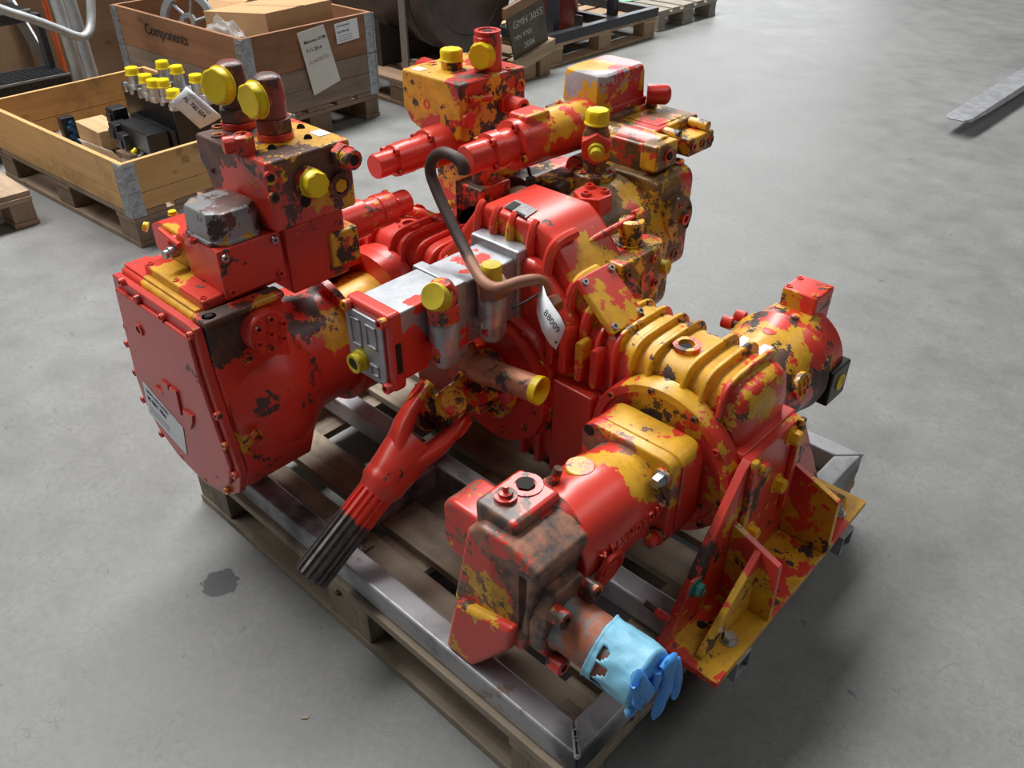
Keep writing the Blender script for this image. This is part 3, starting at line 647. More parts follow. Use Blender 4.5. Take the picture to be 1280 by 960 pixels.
# driven yoke: two ears, then a conical sleeve
PY = paint('yoke_red', -.15, -.12, seed=3, yb=[(JC, .085, .2)], bb=[(JC + side * .06, .05, .16)])
b = MB()
for s in (1, -1):   # smooth fork arms
    secs = []
    for (t, o_, ra, rb) in ((.125, .012, .026, .040), (.10, .028, .026, .040), (.07, .040, .022, .039), (.04, .047, .018, .037), (.01, .049, .016, .035), (-.012, .049, .015, .030), (-.026, .049, .013, .020), (-.031, .049, .010, .010)):
        secs.append([JC + sd * t + side * (s * o_ + ra * math.cos(k * math.pi / 10)) + upd * rb * math.sin(k * math.pi / 10) for k in range(20)])
    b.loft(secs)
secs = []
for (t, a_, c_) in ((.075, .050, .036), (.095, .053, .041), (.12, .052, .044), (.145, .049, .046), (.165, .0475, .0475), (.17, .046, .046), (.175, .0475, .0475), (.190, .047, .047), (.197, .042, .042), (.215, .036, .036)):
    secs.append([JC + sd * t + side * a_ * math.cos(k * math.pi / 16) + upd * c_ * math.sin(k * math.pi / 16) for k in range(32)])
b.loft(secs); b.build('yoke', PY, UJ, 0, 3, label='red painted yoke of the joint')
def spline_mat():
    t = NT('splined_steel'); d_ = t.n('ShaderNodeVectorMath', operation='DISTANCE'); t.link(t.pos(), d_.inputs[0]); d_.inputs[1].default_value = tuple(JC)
    n = t.noise(60, 5, .6); v = t.math('ADD', d_.outputs['Value'], t.math('MULTIPLY', n, .05))
    c = t.mix(t.step(v, .30, .305), RED, t.mix(t.rng(n, .3, .7, 0, 1), (.085, .075, .072), (.18, .165, .155))); return t.out(c, .42, t.rng(t.step(v, .30, .305), 0, 1, 0, .6))
SHL = (TIPP - JC).length
b = MB(); nt = 16; ring = []
for k in range(nt):
    for (da, r) in ((-.36, .0315), (-.22, .0375), (.22, .0375), (.36, .0315)): ring.append((2 * math.pi * (k + da) / nt, r))
b.loft([[JC + sd * t + (side * math.cos(a) + upd * math.sin(a)) * r * k for a, r in ring] for t, k in ((.20, 1), (SHL - .004, 1), (SHL, .93))])
b.build('splined_shaft', spline_mat(), UJ, label='bare steel splined shaft', ang=25)

# --- bent oil pipe with hook end
path = [U(u, v, y=yy) for u, v, yy in ((580, 217, .40), (578, 206, .40), (568, 196, .40), (553, 191, .40), (541, 199, .40), (538, 214, .40), (545, 236, .395), (562, 274, .38), (582, 314, .36), (600, 347, .335), (612, 358, .325), (626, 360, .328), (648, 353, .36), (668, 350, .39), (679, 354, .415), (683, 366, .425))]
def pipe_mat():
    t = NT('hook_pipe'); sx = t.n('ShaderNodeSeparateXYZ'); t.link(t.pos(), sx.inputs[0]); n = t.noise(40, 5, .6)
    v = t.math('ADD', sx.outputs[0], t.math('MULTIPLY', n, .05)); c = t.mix(t.step(v, -.575, -.55), t.mix(n, (.03, .022, .022), (.10, .055, .045)), (.34, .16, .10)); return t.out(c, .55, .2)
BP = MB().tube(path, .0115, 12, 5).build('bent_pipe', pipe_mat(), MU, label='thin bent pipe with a hooked end')
q = U(688, 382, y=.43); MB().hexa(q + V(0, .02, .0), q + V(0, -.012, 0), .018).build('banjo_nut', COPN, BP, .002)
MB().tube([U(640, 385, y=.36), U(655, 378, y=.37), U(672, 368, y=.40), U(681, 362, y=.41)], .0025, 6, 3).build('tie_wire', RUBBER, BP)

# --- hydraulic motor with cast lettering (front)
PMO = paint('motor_paint', -.22, -.14, seed=11, scale=9, yb=[(V(-.20, .30, .55), .11, .55), (V(-.13, .325, .52), .07, .4), (V(-.13, .41, .545), .12, .5), (V(-.24, .42, .55), .10, .5)],
    bb=[(V(-.19, .343, .545), .09, .34), (V(-.27, .343, .50), .07, .3), (V(-.1, .35, .47), .06, .25), (V(-.16, .1, .52), .06, .16)], barecol=TAN, barecol2=(.14, .07, .05))
b = MB()
b.xz(rrect(-.292, -.092, .355, .556, .03), .343, .370); b.xz(rrect(-.294, -.090, .353, .552, .034), .374, .438)
b.lathe((-.19, .35, .457), (0, -1, 0), [(0, .092), (.006, .085), (.05, .087), (.06, .092), (.15, .092), (.17, .086), (.22, .084)], 48)
MO = b.build('hydraulic_motor', PMO, MU, .008, 3)
for (x, z, k) in ((-.276, .536, 0), (-.110, .525, 1), (-.108, .385, 2), (-.275, .38, 2)):
    if k == 0: MB().cyl((x, .3435, z), (x, .3415, z), .0115, n=18).build('bore', DARKHOLE, MO)
    else: MB().cyl((x, .343, z), (x, .336, z), .017).build('washer', PBARE, MO); bolt(MO, (x, .336, z), (0, -1, 0), .0125, .020, STEEL if k == 1 else PB, 'bolt', 'hex')
q = U(725, 583, z=.548); MB().lathe((q.x, q.y, .53), (0, 0, 1), [(0, .026), (.018, .026), (.020, .024)], 28).build('plug', paint('plug_patch', .04, -.1, scale=20), MO)
q = U(689, 600, z=.545); MB().lathe(q - V(0, 0, .02), (0.15, .25, 1), [(0, .018), (.012, .018), (.012, .009), (.045, .0085)], 12).build('bleed_screw', PBARE, MO)
# cast letters along the cylinder
for i, ch in enumerate('HYDROMATIK'):
    y = .340 - i * .0185; a = math.radians(8); rr = .092
    nrm = V(math.cos(a), 0, math.sin(a)); up = V(-math.sin(a), 0, math.cos(a)); text(ch, .022, V(-.19, y, .457) + nrm * rr + up * .008, (0, -1, 0), -up, PMO, MO, 'cast_letter', .003, 1.8)
b = MB(); b.lathe((-.19 + .088, .185, .43), (1, 0, -.15), [(0, .036), (.008, .036), (.008, .028), (.004, .028), (.004, .018), (.008, .018), (.009, .006)], 32); b.build('cast_ring', PMO, MO)
# port block at the motor end
PE = paint('port_block_paint', -.08, .02, seed=12, scale=13, barecol=TAN, barecol2=(.06, .05, .048), yb=[(U(605, 735, y=.02), .07, .50), (U(635, 765, y=.02), .06, .45), (V(-.32, .1, .5), .06, .18)],
    bb=[(V(-.14, .08, .51), .10, .5), (V(-.24, .04, .55), .05, .45), (U(660, 775, y=.02), .045, .45), (V(-.10, .03, .44), .07, .4), (V(-.22, .09, .575), .05, .2)])
FRONT = [(582, 662), (566, 748), (652, 818), (672, 724), (638, 684), (596, 657)]
b = MB()
fp = [U(u, v, y=.020) for u, v in FRONT]
b.prism(fp, (0, .128, 0))
b.xz([(-.262, .46), (-.268, .575), (-.178, .575), (-.172, .46)], .040, .150)                    # upper boss
b.lathe((-.205, .125, .483), (0, 1, 0), [(0, .078), (.03, .084)], 32)
b.xz(rrect(-.375, -.25, .375, .50, .03), .065, .150)                                              # rounded lump
EB = b.build('port_block', PE, MO, .010, 3)
LOW = [U(u, v, y=.002) for u, v in ((566, 752), (556, 815), (590, 838), (634, 815), (640, 790))]
for p in LOW: p.z = max(p.z, .2075)
MB().prism(LOW, (0, .10, 0)).build('counter_valve', paint('block_red', -.10, -.06, seed=2), MO, .012, 3)
q = U(632, 622, z=.575); 
bolt(MO, (q.x, q.y, .574), (0, 0, 1), .019, .010, PBARE, 'screw_collar', 'plug'); MB().lathe((q.x, q.y, .574), (0, 0, 1), [(0, .012), (.014, .012), (.015, .005), (.026, .005)], 8).build('set_screw', PBARE, MO)
q = U(657, 606, z=.575); bolt(MO, (q.x, q.y, .572), (0, 0, 1), .029, .007, PE, 'plug_seat', 'plug'); MB().hexa((q.x, q.y, .574), (q.x, q.y, .5795), .016).build('hex_socket', DARKHOLE, MO)
q = U(683, 656, y=.12); MB().lathe(q + V(0, .02, -.01), (.55, -.6, .55), [(0, .018), (.026, .018), (.026, .011), (.015, .010)], 20).build('hex_screw', PBARE, MO)
q = U(624, 672, y=.038); bolt(MO, V(q.x, .040, q.z), (0, -1, 0), .008, .006, PBARE)
# SAE flange and pipe stub leaving to the side
sx0 = -.118
c0 = V(sx0, .078, .392)
b = MB(); b.box(sx0 - .10, sx0 - .01, .020, .142, .375, .512)
hexo = [(.020, .36), (.020, .415), (.045, .478), (.110, .478), (.136, .435), (.136, .370), (.110, .322), (.045, .322)]
b.yz(hexo, sx0 - .012, sx0 + .022); SF = b.build('port_flange', PE, MO, .006, 2)
for (y, z) in ((.040, .448), (.116, .448), (.040, .335), (.116, .335)): MB().lathe((sx0 + .022, y, z), (1, 0, 0), [(0, .0155), (.026, .0155), (.028, .0135), (.028, .008), (.012, .0075)], 20).build('flange_bolt', PBARE, MO); MB().cyl((sx0 + .040, y, z), (sx0 + .0455, y, z), .0078, n=6).build('bore', DARKHOLE, MO)
def stub_mat():
    t = NT('stub_pipe'); n = t.noise(12, 6, .65); f = t.noise(60, 4, .7)
    c = t.mix(t.step(t.math('ADD', n, t.blobs([(V(.0, .05, .40), .09, .25)])), .50, .60), (.20, .22, .225), (.40, .13, .07)); c = t.mix(t.rng(f, .5, .75, 0, .5), c, (.08, .09, .09)); t.bump(f, .15, .001); return t.out(c, .5, .25)
b = MB(); b.lathe(c0 + V(.015, 0, 0), (1, 0, 0), [(0, .050), (.012, .050), (.018, .047), (.16, .047), (.16, .040), (.05, .039)], 40); b.build('pipe_stub', stub_mat(), MO, label='rusty grey pipe stub')

# --- motor on the far side
PM2 = paint('motor2_paint', -.02, -.02, seed=13, yb=[(V(-.19, .76, .55), .14, .22), (V(-.11, .80, .5), .08, .2)], bb=[(V(-.09, .82, .40), .14, .3), (V(-.15, .76, .54), .07, .2)])
b = MB(); b.lathe((-.19, .655, .457), (0, 1, 0), [(0, .115), (.03, .115), (.032, .094), (.05, .097), (.19, .112), (.225, .114), (.235, .120), (.245, .120), (.25, .113), (.335, .108), (.355, .09)], 48)
b.yz([(.93, .47), (.93, .565), (.965, .572), (1.022, .572), (1.022, .40), (.96, .40)], -.235, -.150)
MR = b.build('hydraulic_motor', PM2, MU, .008, 3)
MB().xz(rrect(-.232, -.150, .562, .610, .006), .943, 1.026).build('port_block', paint('port_red', -.06, -.05, yb=[(V(-.2, .942, .58), .06, .15)]), MR, .006)
for x in (-.222, -.16):
    for y in (.955, 1.005): bolt(MR, (x, y, .611), (0, 0, 1), .008, .001, PB)
MB().box(-.105, -.066, .915, .998, .385, .472).build('port_plate', BLACK, MR, .004)
q = V(-.066, .96, .43); MB().lathe(q, (1, 0, 0), [(0, .019), (.003, .019), (.003, .013), (.001, .012)], 24).build('plastic_cap', CAPY, MR)
q = U(993, 400, z=.57); MB().lathe((q.x, q.y, .545), (0, 0, 1), [(0, .018), (.006, .018), (.008, .011), (.036, .010), (.038, .007)], 12).build('bleed_screw', PBARE, MR)
for (u, v) in ((913, 404), (929, 397)):
    q = U(u, v, z=.50); MB().cyl(q + V(.075, .01, 0), q, .0095).build('stud', RUST, MR); MB().cyl(q + V(.006, .001, 0), q - V(.020, .003, 0), .015).build('stud_nut', PB, MR, .003)
q = [U(931, 428, z=.556), U(955, 441, z=.556), U(972, 428, z=.556), U(946, 417, z=.556)]
a0 = math.radians(60); tp = []
for (s, y) in ((-1, .735), (1, .735), (1, .79), (-1, .79)): tp.append(V(-.19 + .040 * s, y, .5495))
MB().prism([V(-.225, .735, .5545), V(-.155, .735, .5565), V(-.155, .785, .5605), V(-.225, .785, .5585)], (0, 0, .0015)).build('name_plate', PLATE, MR, label='riveted rating plate')
MB().lathe((-.19, .83, .553), (0, 0, 1), [(0, .024), (.010, .024), (.011, .016), (.014, .015), (.015, .004)], 24).build('plug', PR, MR)
b = MB(); b.lathe((-.092, .80, .49), (1, 0, .2), [(0, .030), (.010, .030), (.010, .024), (.006, .023)], 28); b.build('cast_ring', PM2, MR)
text('H', .04, V(-.080, .786, .475), (0, 1, 0), (-.2, 0, 1), PM2, MR, 'cast_letter', .003, 1.5)

# --- mounting bracket
PK = paint('bracket_paint', .06, -.05, seed=14, scale=8, bb=[(V(.0, .5, .30), .14, .07), (V(.05, .30, .225), .06, .1)], yb=[(V(.06, .85, .22), .08, .2), (V(.07, .32, .22), .08, .12)])
PKR = paint('bracket_paint_red', -.05, -.02, seed=15, scale=10)
BR = MB().xy([(-.040, .262), (.094, .264), (.081, .885), (-.05, .885)], .2055, .2215).build('mounting_bracket', PK, MU, .002)
MB().yz([(.262, .222), (.455, .520), (.470, .532), (.652, .532), (.668, .520), (.860, .222)], -.034, -.016).build('upright_plate', PKR, BR, .002)
for (y, zt, s) in ((.445, .370, -1), (.675, .370, 1)):
    MB().prism([(-.016, y, .222), (.090, y, .222), (.085, y, zt - .010), (-.016, y, zt + .030)], (0, .014, 0)).build('gusset', PK, BR, .002)
    ye = .285 if s < 0 else .855; yy = y if s < 0 else y + .014
    MB().yz([(yy, .222), (ye, .222), (ye, .232), (yy, zt + .005)], .034, .048).build('side_gusset', PK, BR, .002)
MB().box(-.016, -.004, .466, .482, .31, .535).build('edge_bar', PK, BR, .003)
MB().box(-.016, -.004, .635, .651, .31, .535).build('edge_bar', PK, BR, .003)
for (y, z, m) in ((.498, .505, 0), (.62, .505, 1), (.60, .40, 1), (.52, .33, 1)): bolt(BR, (-.016, y, z), (1, 0, 0), .0155, .018, plain('yellow_hex', YEL) if m else PB, 'bolt', 'hex')
for (u, v) in ((911, 800), (1047, 641)): q = U(u, v, z=.2215); bolt(BR, (q.x, q.y, .2215), (0, 0, 1), .0125, .012, STEEL, 'bolt', 'hex')
q = U(877, 781, z=.2215); MB().cyl((q.x, q.y, .221), (q.x, q.y, .2225), .009, n=16).build('bore', DARKHOLE, BR)
GRN = plain('green_lacquer', (.02, .13, .10), .4, 0, .4, 60)
q = U(870, 735, x=-.006); MB().yz([(q.y - .02, q.z - .018), (q.y + .014, q.z - .026), (q.y + .022, q.z + .010), (q.y - .012, q.z + .022)], -.014, -.008).build('tab_plate', PBARE, BR, .001)
o = bolt(BR, (-.008, q.y, q.z), (1, 0, 0), .014, .014, GRN, 'nut', 'hex'); MB().cyl((.004, q.y, q.z), (.012, q.y, q.z), .007, n=12).build('bolt_end', RUST, BR)
q = U(832, 772, y=.28); MB().hexa(q - V(.02, 0, 0), q + V(.01, 0, 0), .009).build('bolt', PBARE, BR, .001); MB().cyl(q - V(.02, 0, 0), q - V(.045, 0, -.004), .006, n=10).build('bolt_shank', RUST, BR)

# --- rear pump on the upper shaft
PQ = paint('rear_pump_paint', .10, .10, barecol=(.26, .14, .03), barecol2=(.11, .06, .022), seed=16, scale=8, yb=[(V(-.55, .85, .74), .16, .14), (V(-.60, .75, .72), .1, .12)], bb=[(V(-.62, .8, .68), .18, .08)])
b = MB(); b.lathe((-.62, .648, .655), (0, 1, 0), [(0, .125), (.035, .125), (.037, .112), (.08, .118), (.13, .135), (.19, .14), (.22, .14)], 48)
b.xz(rrect(-.765, -.502, .560, .802, .03), .835, .975); b.xz(rrect(-.74, -.53, .43, .60, .05), .80, .96)
RP = b.build('variable_pump', PQ, MU, .012, 3)
b = MB(); b.lathe((-.505, .902, .705), (1, 0, 0), [(0, .052), (.022, .050), (.026, .046)], 36); b.build('side_boss', PQ, RP)
for k in range(5): a = math.radians(30 + 72 * k); bolt(RP, (-.48, .902 + .036 * math.cos(a), .705 + .036 * math.sin(a)), (1, 0, 0), .007, .004, PBARE)
bolt(RP, (-.479, .91, .705), (1, 0, 0), .014, .012, PBARE, 'plug', 'plug')
for (y, z, r) in ((.93, .60, .014), (.80, .60, .012), (.70, .70, .012), (.74, .63, .012)): bolt(RP, (-.505 if y > .83 else -.51, y, z), (1, 0, 0), r, .008, PBARE, 'plug', 'plug')
q = U(825, 212, z=.802); bolt(RP, (q.x + .0, q.y + .06, .802), (0, 0, 1), .020, .007, PBARE, 'port', 'plug')
MB().tube([U(800, 268, x=-.47), U(785, 276, x=-.475), U(760, 289, x=-.485), U(735, 303, x=-.49)], .0075, 10, 3).build('oil_line', paint('line_paint', .0, -.05, scale=25), RP)
q = U(798, 268, x=-.472); MB().hexa(q + V(0, .012, 0), q - V(0, .016, 0), .013).build('line_nut', PBARE, RP, .002)
# controller of that pump
PCT = paint('controller_paint', .07, .08, barecol=(.24, .13, .035), barecol2=(.11, .06, .025), seed=17, scale=12)
b = MB(); b.box(-.745, -.535, .865, .945, .800, .862); b.cyl((-.73, .90, .845), (-.54, .90, .845), .034); b.box(-.725, -.585, .93, 1.10, .840, .872); b.box(-.625, -.528, .985, 1.085, .810, .852)
b.box(-.565, -.52, .845, .925, .815, .872)
CT = b.build('control_unit', PCT, MU, .006, 2)
bolt(CT, (-.520, .885, .845), (1, 0, 0), .015, .007, PBARE, 'port', 'plug'); MB().cyl((-.516, .885, .845), (-.512, .885, .845), .0085, n=14).build('bore', DARKHOLE, CT)
for y in (1.0, 1.035, 1.07): bolt(CT, (-.528, y, .832), (1, 0, 0), .010, .005, PBARE, 'port', 'plug')
for (y, x0, x1) in ((.965, -.585, -.545), (1.065, -.585, -.535)): MB().cyl((x0, y, .862), (x1, y, .862), .0115, n=16).build('lock_screw', paint('relief_yellow', 0), CT, .001)
MB().box(-.70, -.60, .96, 1.06, .8715, .874).build('cover_tab', PCT, CT, .001)
PWC = paint('cover_flaked', .0, -.03, seed=18, scale=10, barecol=(.42, .40, .43), barecol2=(.32, .31, .33), yb=[(V(-.80, .90, .92), .10, .5), (V(-.79, .96, .975), .06, .4)], bb=[(V(-.715, .90, .968), .05, .35), (V(-.80, .895, .945), .035, .35)], red=(.56, .035, .03))
MB().box(-.862, -.690, .872, 1.085, .862, .885).build('cover_base', paint('base_brown', -.02, .10, barecol=TAN), CT, .004)
b = MB(); o8 = [(-.836, .905), (-.82, .892), (-.725, .890), (-.708, .905), (-.708, 1.05), (-.725, 1.066), (-.82, 1.066), (-.836, 1.05)]
b.loft([[(-.772 + (x + .772) * k, .978 + (y - .978) * k, z) for x, y in o8] for z, k in ((.885, 1.06), (.898, 1.06), (.899, .99), (.955, .965), (.968, .93), (.973, .84))]); b.build('solenoid_cover', PWC, CT, .004, 3, label='flaked red, yellow and silver box cover')
for (x, y) in ((-.772, .884), (-.842, .90), (-.70, .90)): bolt(CT, (x, y, .886), (0, 0, 1), .009, .006, PB)
MB().lathe((-.70, 1.05, .905), (.8, .6, 0), [(0, .023), (.045, .023), (.052, .018), (.056, .010)], 24).build('end_plug', PS, CT)
# servo cylinder lying in front of it
PSV = paint('servo_long', -.14, -.10, seed=19, yb=[(V(-.74, .84, .91), .12, .36), (V(-.73, .77, .88), .05, .2)])
tip, back = V(-.782, .533, .862), V(-.758, .905, .862)
SV2, d, L_ = servo('servo_cylinder', tip, back, [(0, .028), (.012, .031), (.16, .032), (.165, .042), (.235, .043), (.24, .038), (.34, .039), (.345, .054), (.395, .055), (.40, .053), (.55, .0545), (.555, .0535), (1, .056)], PSV)
flange_bolts(SV2, tip, d, L_ * .165, .036); flange_bolts(SV2, tip, d, L_ * .345, .047, 4, .0095, 20)
MB().box(-.805, -.745, .685, .76, .888, .925).build('cast_pad', PSV, SV2, .008)
MB().cyl(tip + V(.004, .0, -.014), tip + V(.004, -.006, -.014), .012, n=16).build('plug', COPN, SV2)
# pressure fitting with yellow cap
PF = paint('fitting_brown', .0, .06, red=(.30, .13, .05), seed=20, scale=18, barecol=(.16, .085, .035), barecol2=(.08, .045, .03))
fc = V(-.650, .800, 0)
b = MB(); b.lathe(fc + V(0, 0, .70), (0, 0, 1), [(0, .052), (.10, .049), (.103, .046)], 36); FF = b.build('flange_fitting', PF, MU, .002)
for k in range(6): a = math.radians(20 + 60 * k); bolt(FF, fc + V(.036 * math.cos(a), .036 * math.sin(a), .803), (0, 0, 1), .0085, .003, PBARE)
MB().hexa(fc + V(0, 0, .802), fc + V(0, 0, .826), .026).build('hex_nut', PF, FF, .003)
MB().lathe(fc + V(0, 0, .822), (0, 0, 1), [(0, .026), (.012, .030), (.06, .030), (.075, .025), (.095, .022)], 28).build('fitting_body', PF, FF)
dv = V(.62, -.76, -.1); q = fc + V(0, 0, .862); MB().hexa(q + dv * .005, q + dv * .034, .036).build('hex_nut', PR, FF, .003)
MB().lathe(q + dv * .034, dv, [(0, .018), (.012, .018), (.013, .013), (.028, .0125), (.03, .009)], 20).build('plastic_cap', CAPD, FF)
cap(FF, fc + V(0, 0, .905), (0, 0, 1), .0255, .030)
# three-bolt valve block
b = MB(); b.xy([(-.632, .745), (-.628, .702), (-.59, .678), (-.555, .70), (-.552, .74), (-.57, .76), (-.615, .76)], .65, .790); TB3 = b.build('valve_block', paint('block_red3', -.12, -.02, seed=21, bb=[(V(-.56, .70, .70), .07, .14)]), MU, .004)
for (x, y) in ((-.612, .738), (-.572, .738), (-.591, .70)): bolt(TB3, (x, y, .790), (0, 0, 1), .0115, .007, PB)
# second rating plate on the rear cover
MB().box(-.70, -.60, .655, .73, .70, .748).build('rear_pad', PR, GB, .006)
MB().prism([U(682, 265, z=.7495), U(694, 257, z=.7495), U(718, 268, z=.7495), U(706, 277, z=.7495)], (0, 0, .0012)).build('name_plate', PLATE, GB)
# relief valve beside the hump
PVA = paint('relief_paint', .13, .08, barecol2=(.10, .055, .02), seed=22, scale=12, bb=[(V(-.42, .66, .60), .12, .14)], barecol=(.20, .105, .03))
b = MB(); b.xy([(-.545, .70), (-.538, .625), (-.49, .602), (-.427, .604), (-.427, .70), (-.45, .735), (-.53, .735)], .585, .718); b.box(-.455, -.415, .605, .735, .56, .72); b.cyl((-.45, .735, .58), (-.45, .735, .722), .032)
RV = b.build('relief_valve', PVA, MU, .006, 3)
for (y, z) in ((.622, .695), (.71, .70), (.622, .585), (.72, .64), (.655, .645)): bolt(RV, (-.415, y, z), (1, 0, 0), .010, .005, PBARE if z != .645 else PB)
MB().box(-.4155, -.413, .672, .702, .63, .675).build('blank_plate', PBARE, RV, .001)
bolt(RV, (-.415, .69, .595), (1, 0, 0), .011, .012, PR)
for (x, y, r, h, m, nm) in ((-.525, .645, .017, .045, STEEL, 'screw_plug'), (-.487, .625, .016, .016, paint('relief_yellow', 0), 'hex_plug'), (-.470, .70, .024, .055, paint('relief_yellow', 0), 'adjuster')):
    MB().lathe((x, y, .716), (0, 0, 1), [(0, r * 1.25), (.006, r * 1.25), (.007, r), (h * .6, r), (h * .6 + .001, r * 1.1), (h, r * 1.08), (h + .002, r * .9), (h + .002, r * .4), (h * .7, r * .35)], 20).build(nm, m if nm != 'screw_plug' else PF, RV)
    if nm == 'screw_plug': MB().lathe((x, y, .716 + h), (0, 0, 1), [(0, r), (.006, r), (.008, r * .8), (.008, r * .35), (.003, r * .3)], 18).build('washer', STEEL, RV)
cap(RV, V(-.43, .765, .655), (1, .1, .2), .015, .018, CAPD)
DKB = plain('oily_black', (.022, .016, .014), .45, .1, .5, 30)
b = MB(); b.lathe((-.43, .72, .40), (0, 0, 1), [(0, .036), (.09, .036), (.095, .03), (.15, .03), (.16, .024)], 28); DF = b.build('drain_fitting', DKB, MU); MB().hexa((-.43, .72, .47), (-.43, .72, .51), .046).build('hex_nut', plain('oily_brown', (.06, .022, .016), .5), DF, .003)
b = MB(); b.lathe((-.372, .755, .40), (0, 0, 1), [(0, .024), (.105, .024), (.106, .020), (.02, .019)], 28); OP = b.build('drain_port', plain('brass_dull', (.32, .22, .05), .5, .3, .4, 40), MU)

# --- rear pump on the outer shaft with its manifold
PL2 = paint('rear_left_paint', -.02, .04, seed=23)
b = MB(); b.lathe((-1.0, .655, .457), (0, 1, 0), [(0, .15), (.03, .15), (.032, .135), (.20, .14)], 40); b.xz(rrect(-1.17, -.86, .26, .70, .05), .84, 1.04); b.box(-1.13, -.97, .76, .93, .60, .83)
RL = b.build('variable_pump', PL2, MU, .012, 3)
PM3 = paint('manifold2_paint', .02, -.02, seed=24, scale=8, yb=[(U(532, 112, y=.69), .10, .55), (U(535, 90, z=.95), .08, .3)], bb=[(U(578, 110, y=.69), .035, .5), (V(-1.0, .70, .95), .05, .06)], red=(.58, .03, .022))
b = MB(); b.xz([(-1.160, .950), (-1.160, .86), (-1.135, .828), (-1.10, .815), (-.955, .815), (-.955, .950)], .690, .908); MR2 = b.build('valve_manifold', PM3, MU, .008, 3)
MB().lathe((-1.155, .80, .915), (-1, 0, .05), [(0, .030), (.05, .030), (.062, .022), (.066, .010)], 28).build('end_plug', PS, MR2)
q = U(565, 85, z=.95); MB().lathe((q.x, q.y, .949), (0, 0, 1), [(0, .026), (.026, .026)], 28).build('fitting', PM3, MR2); cap(MR2, V(q.x, q.y, .968), (0, 0, 1), .0265, .026)
q = U(610, 86, z=.95); MB().lathe((q.x, q.y, .949), (0, 0, 1), [(0, .034), (.074, .033), (.076, .030), (.082, .030), (.083, .0315), (.088, .031), (.089, .022), (.084, .02)], 36).build('check_valve', PS, MR2, .002)
MB().hexa((q.x, q.y, 1.030), (q.x, q.y, 1.0365), .012).build('hex_socket', DARKHOLE, MR2); dq = V(.35, -.94, 0).normalized()
MB().cyl(V(q.x, q.y, .987), V(q.x, q.y, .987) + dq * .036, .027).build('check_valve_arm', PS, MR2); cap(MR2, V(q.x, q.y, .987) + dq * .026, dq, .030, .020)
for (u, v) in ((577, 88), (608, 94), (635, 86), (540, 80)): bolt(MR2, U(u, v, z=.95), (0, 0, 1), .012, .004, PBARE, 'port', 'plug')
c = U(524, 86, z=.951); MB().box(c.x - .015, c.x + .015, c.y - .012, c.y + .012, .950, .9512).build('blank_sticker', PAPER, MR2)
q = U(584, 149, x=-.955); MB().hexa(q, q + V(.012, 0, 0), .021).build('hex_plug', PR, MR2, .003)
side_fit(MR2, U(632, 128, x=-.955), (1, -.05, 0), .021, .060, .014, mat=paint('servo_paint2', 0))
q = U(650, 106, x=-.955); bolt(MR2, q, (1, 0, 0), .015, .006, PB, 'port', 'plug')
q = U(597, 121, x=-.955); MB().lathe(q - V(.0, .03, 0), (.3, 1, -.08), [(0, .009), (.02, .009), (.022, .006), (.03, .006), (.032, .008), (.06, .008)], 14).build('pilot_line', PS, MR2)
q = U(533, 130, y=.689); bolt(MR2, (q.x, .690, q.z), (0, -1, 0), .011, .003, PB, 'port', 'plug')
tip = U(468, 209, x=-1.02); tip = V(-1.02, tip.y, tip.z)
SV3, d, L_ = servo('servo_cylinder', tip, tip + V(0, .30, .0), [(0, .026), (.015, .028), (.17, .028), (.175, .036), (.33, .038), (.335, .036), (.50, .037), (.505, .046), (.56, .048), (1, .048)], paint('servo_paint3', -.14, -.12, seed=7, yb=[(tip + V(0, .2, .03), .06, .25)]))
flange_bolts(SV3, tip, d, L_ * .175, .033); flange_bolts(SV3, tip, d, L_ * .505, .043)
# blocks and hoses crowded behind the hump
b = MB(); b.box(-.955, -.865, .66, .76, .62, .735); b.cyl((-.905, .70, .73), (-.905, .70, .775), .022); b.box(-.98, -.83, .65, .80, .56, .635); b.build('valve_block', paint('block_oily', .02, .10, barecol=(.12, .06, .025), scale=12), MU, .006)
b = MB(); b.box(-.745, -.665, .70, .80, .70, .79); b.box(-.80, -.66, .69, .83, .67, .705); b.build('valve_block', paint('block_yellow', .14, .03, seed=5), MU, .010)
b = MB(); b.cyl((-.86, .66, .60), (-.86, .82, .60), .10); b.build('coupling_housing', PQ, MU, .004)
MB().tube([U(490, 262, y=.56), U(510, 263, y=.58), U(532, 268, y=.60), U(552, 278, y=.62), U(570, 292, y=.64)], .012, 12, 4).build('hydraulic_hose', paint('hose_red', -.08, -.06, scale=30), MU, label='red overpainted rubber hose')
MB().tube([U(560, 256, y=.70), U(580, 252, y=.70), U(605, 253, y=.70), U(630, 262, y=.69), U(645, 275, y=.67)], .011, 12, 4).build('hydraulic_hose', paint('hose_mixed', .10, .02, scale=40, barecol=DRK), MU, label='hose with flaking red and yellow paint')
MB().tube([U(663, 222, y=.68), U(664, 236, y=.68), U(663, 250, y=.67), U(650, 258, y=.66)], .011, 12, 4).build('hydraulic_hose', plain('grey_rubber', (.05, .055, .065), .55), MU, label='dark grey rubber hose')
MB().tube([U(660, 210, y=.70), U(664, 222, y=.69), U(672, 230, y=.69)], .004, 8, 3).build('cable', RUBBER, MU)

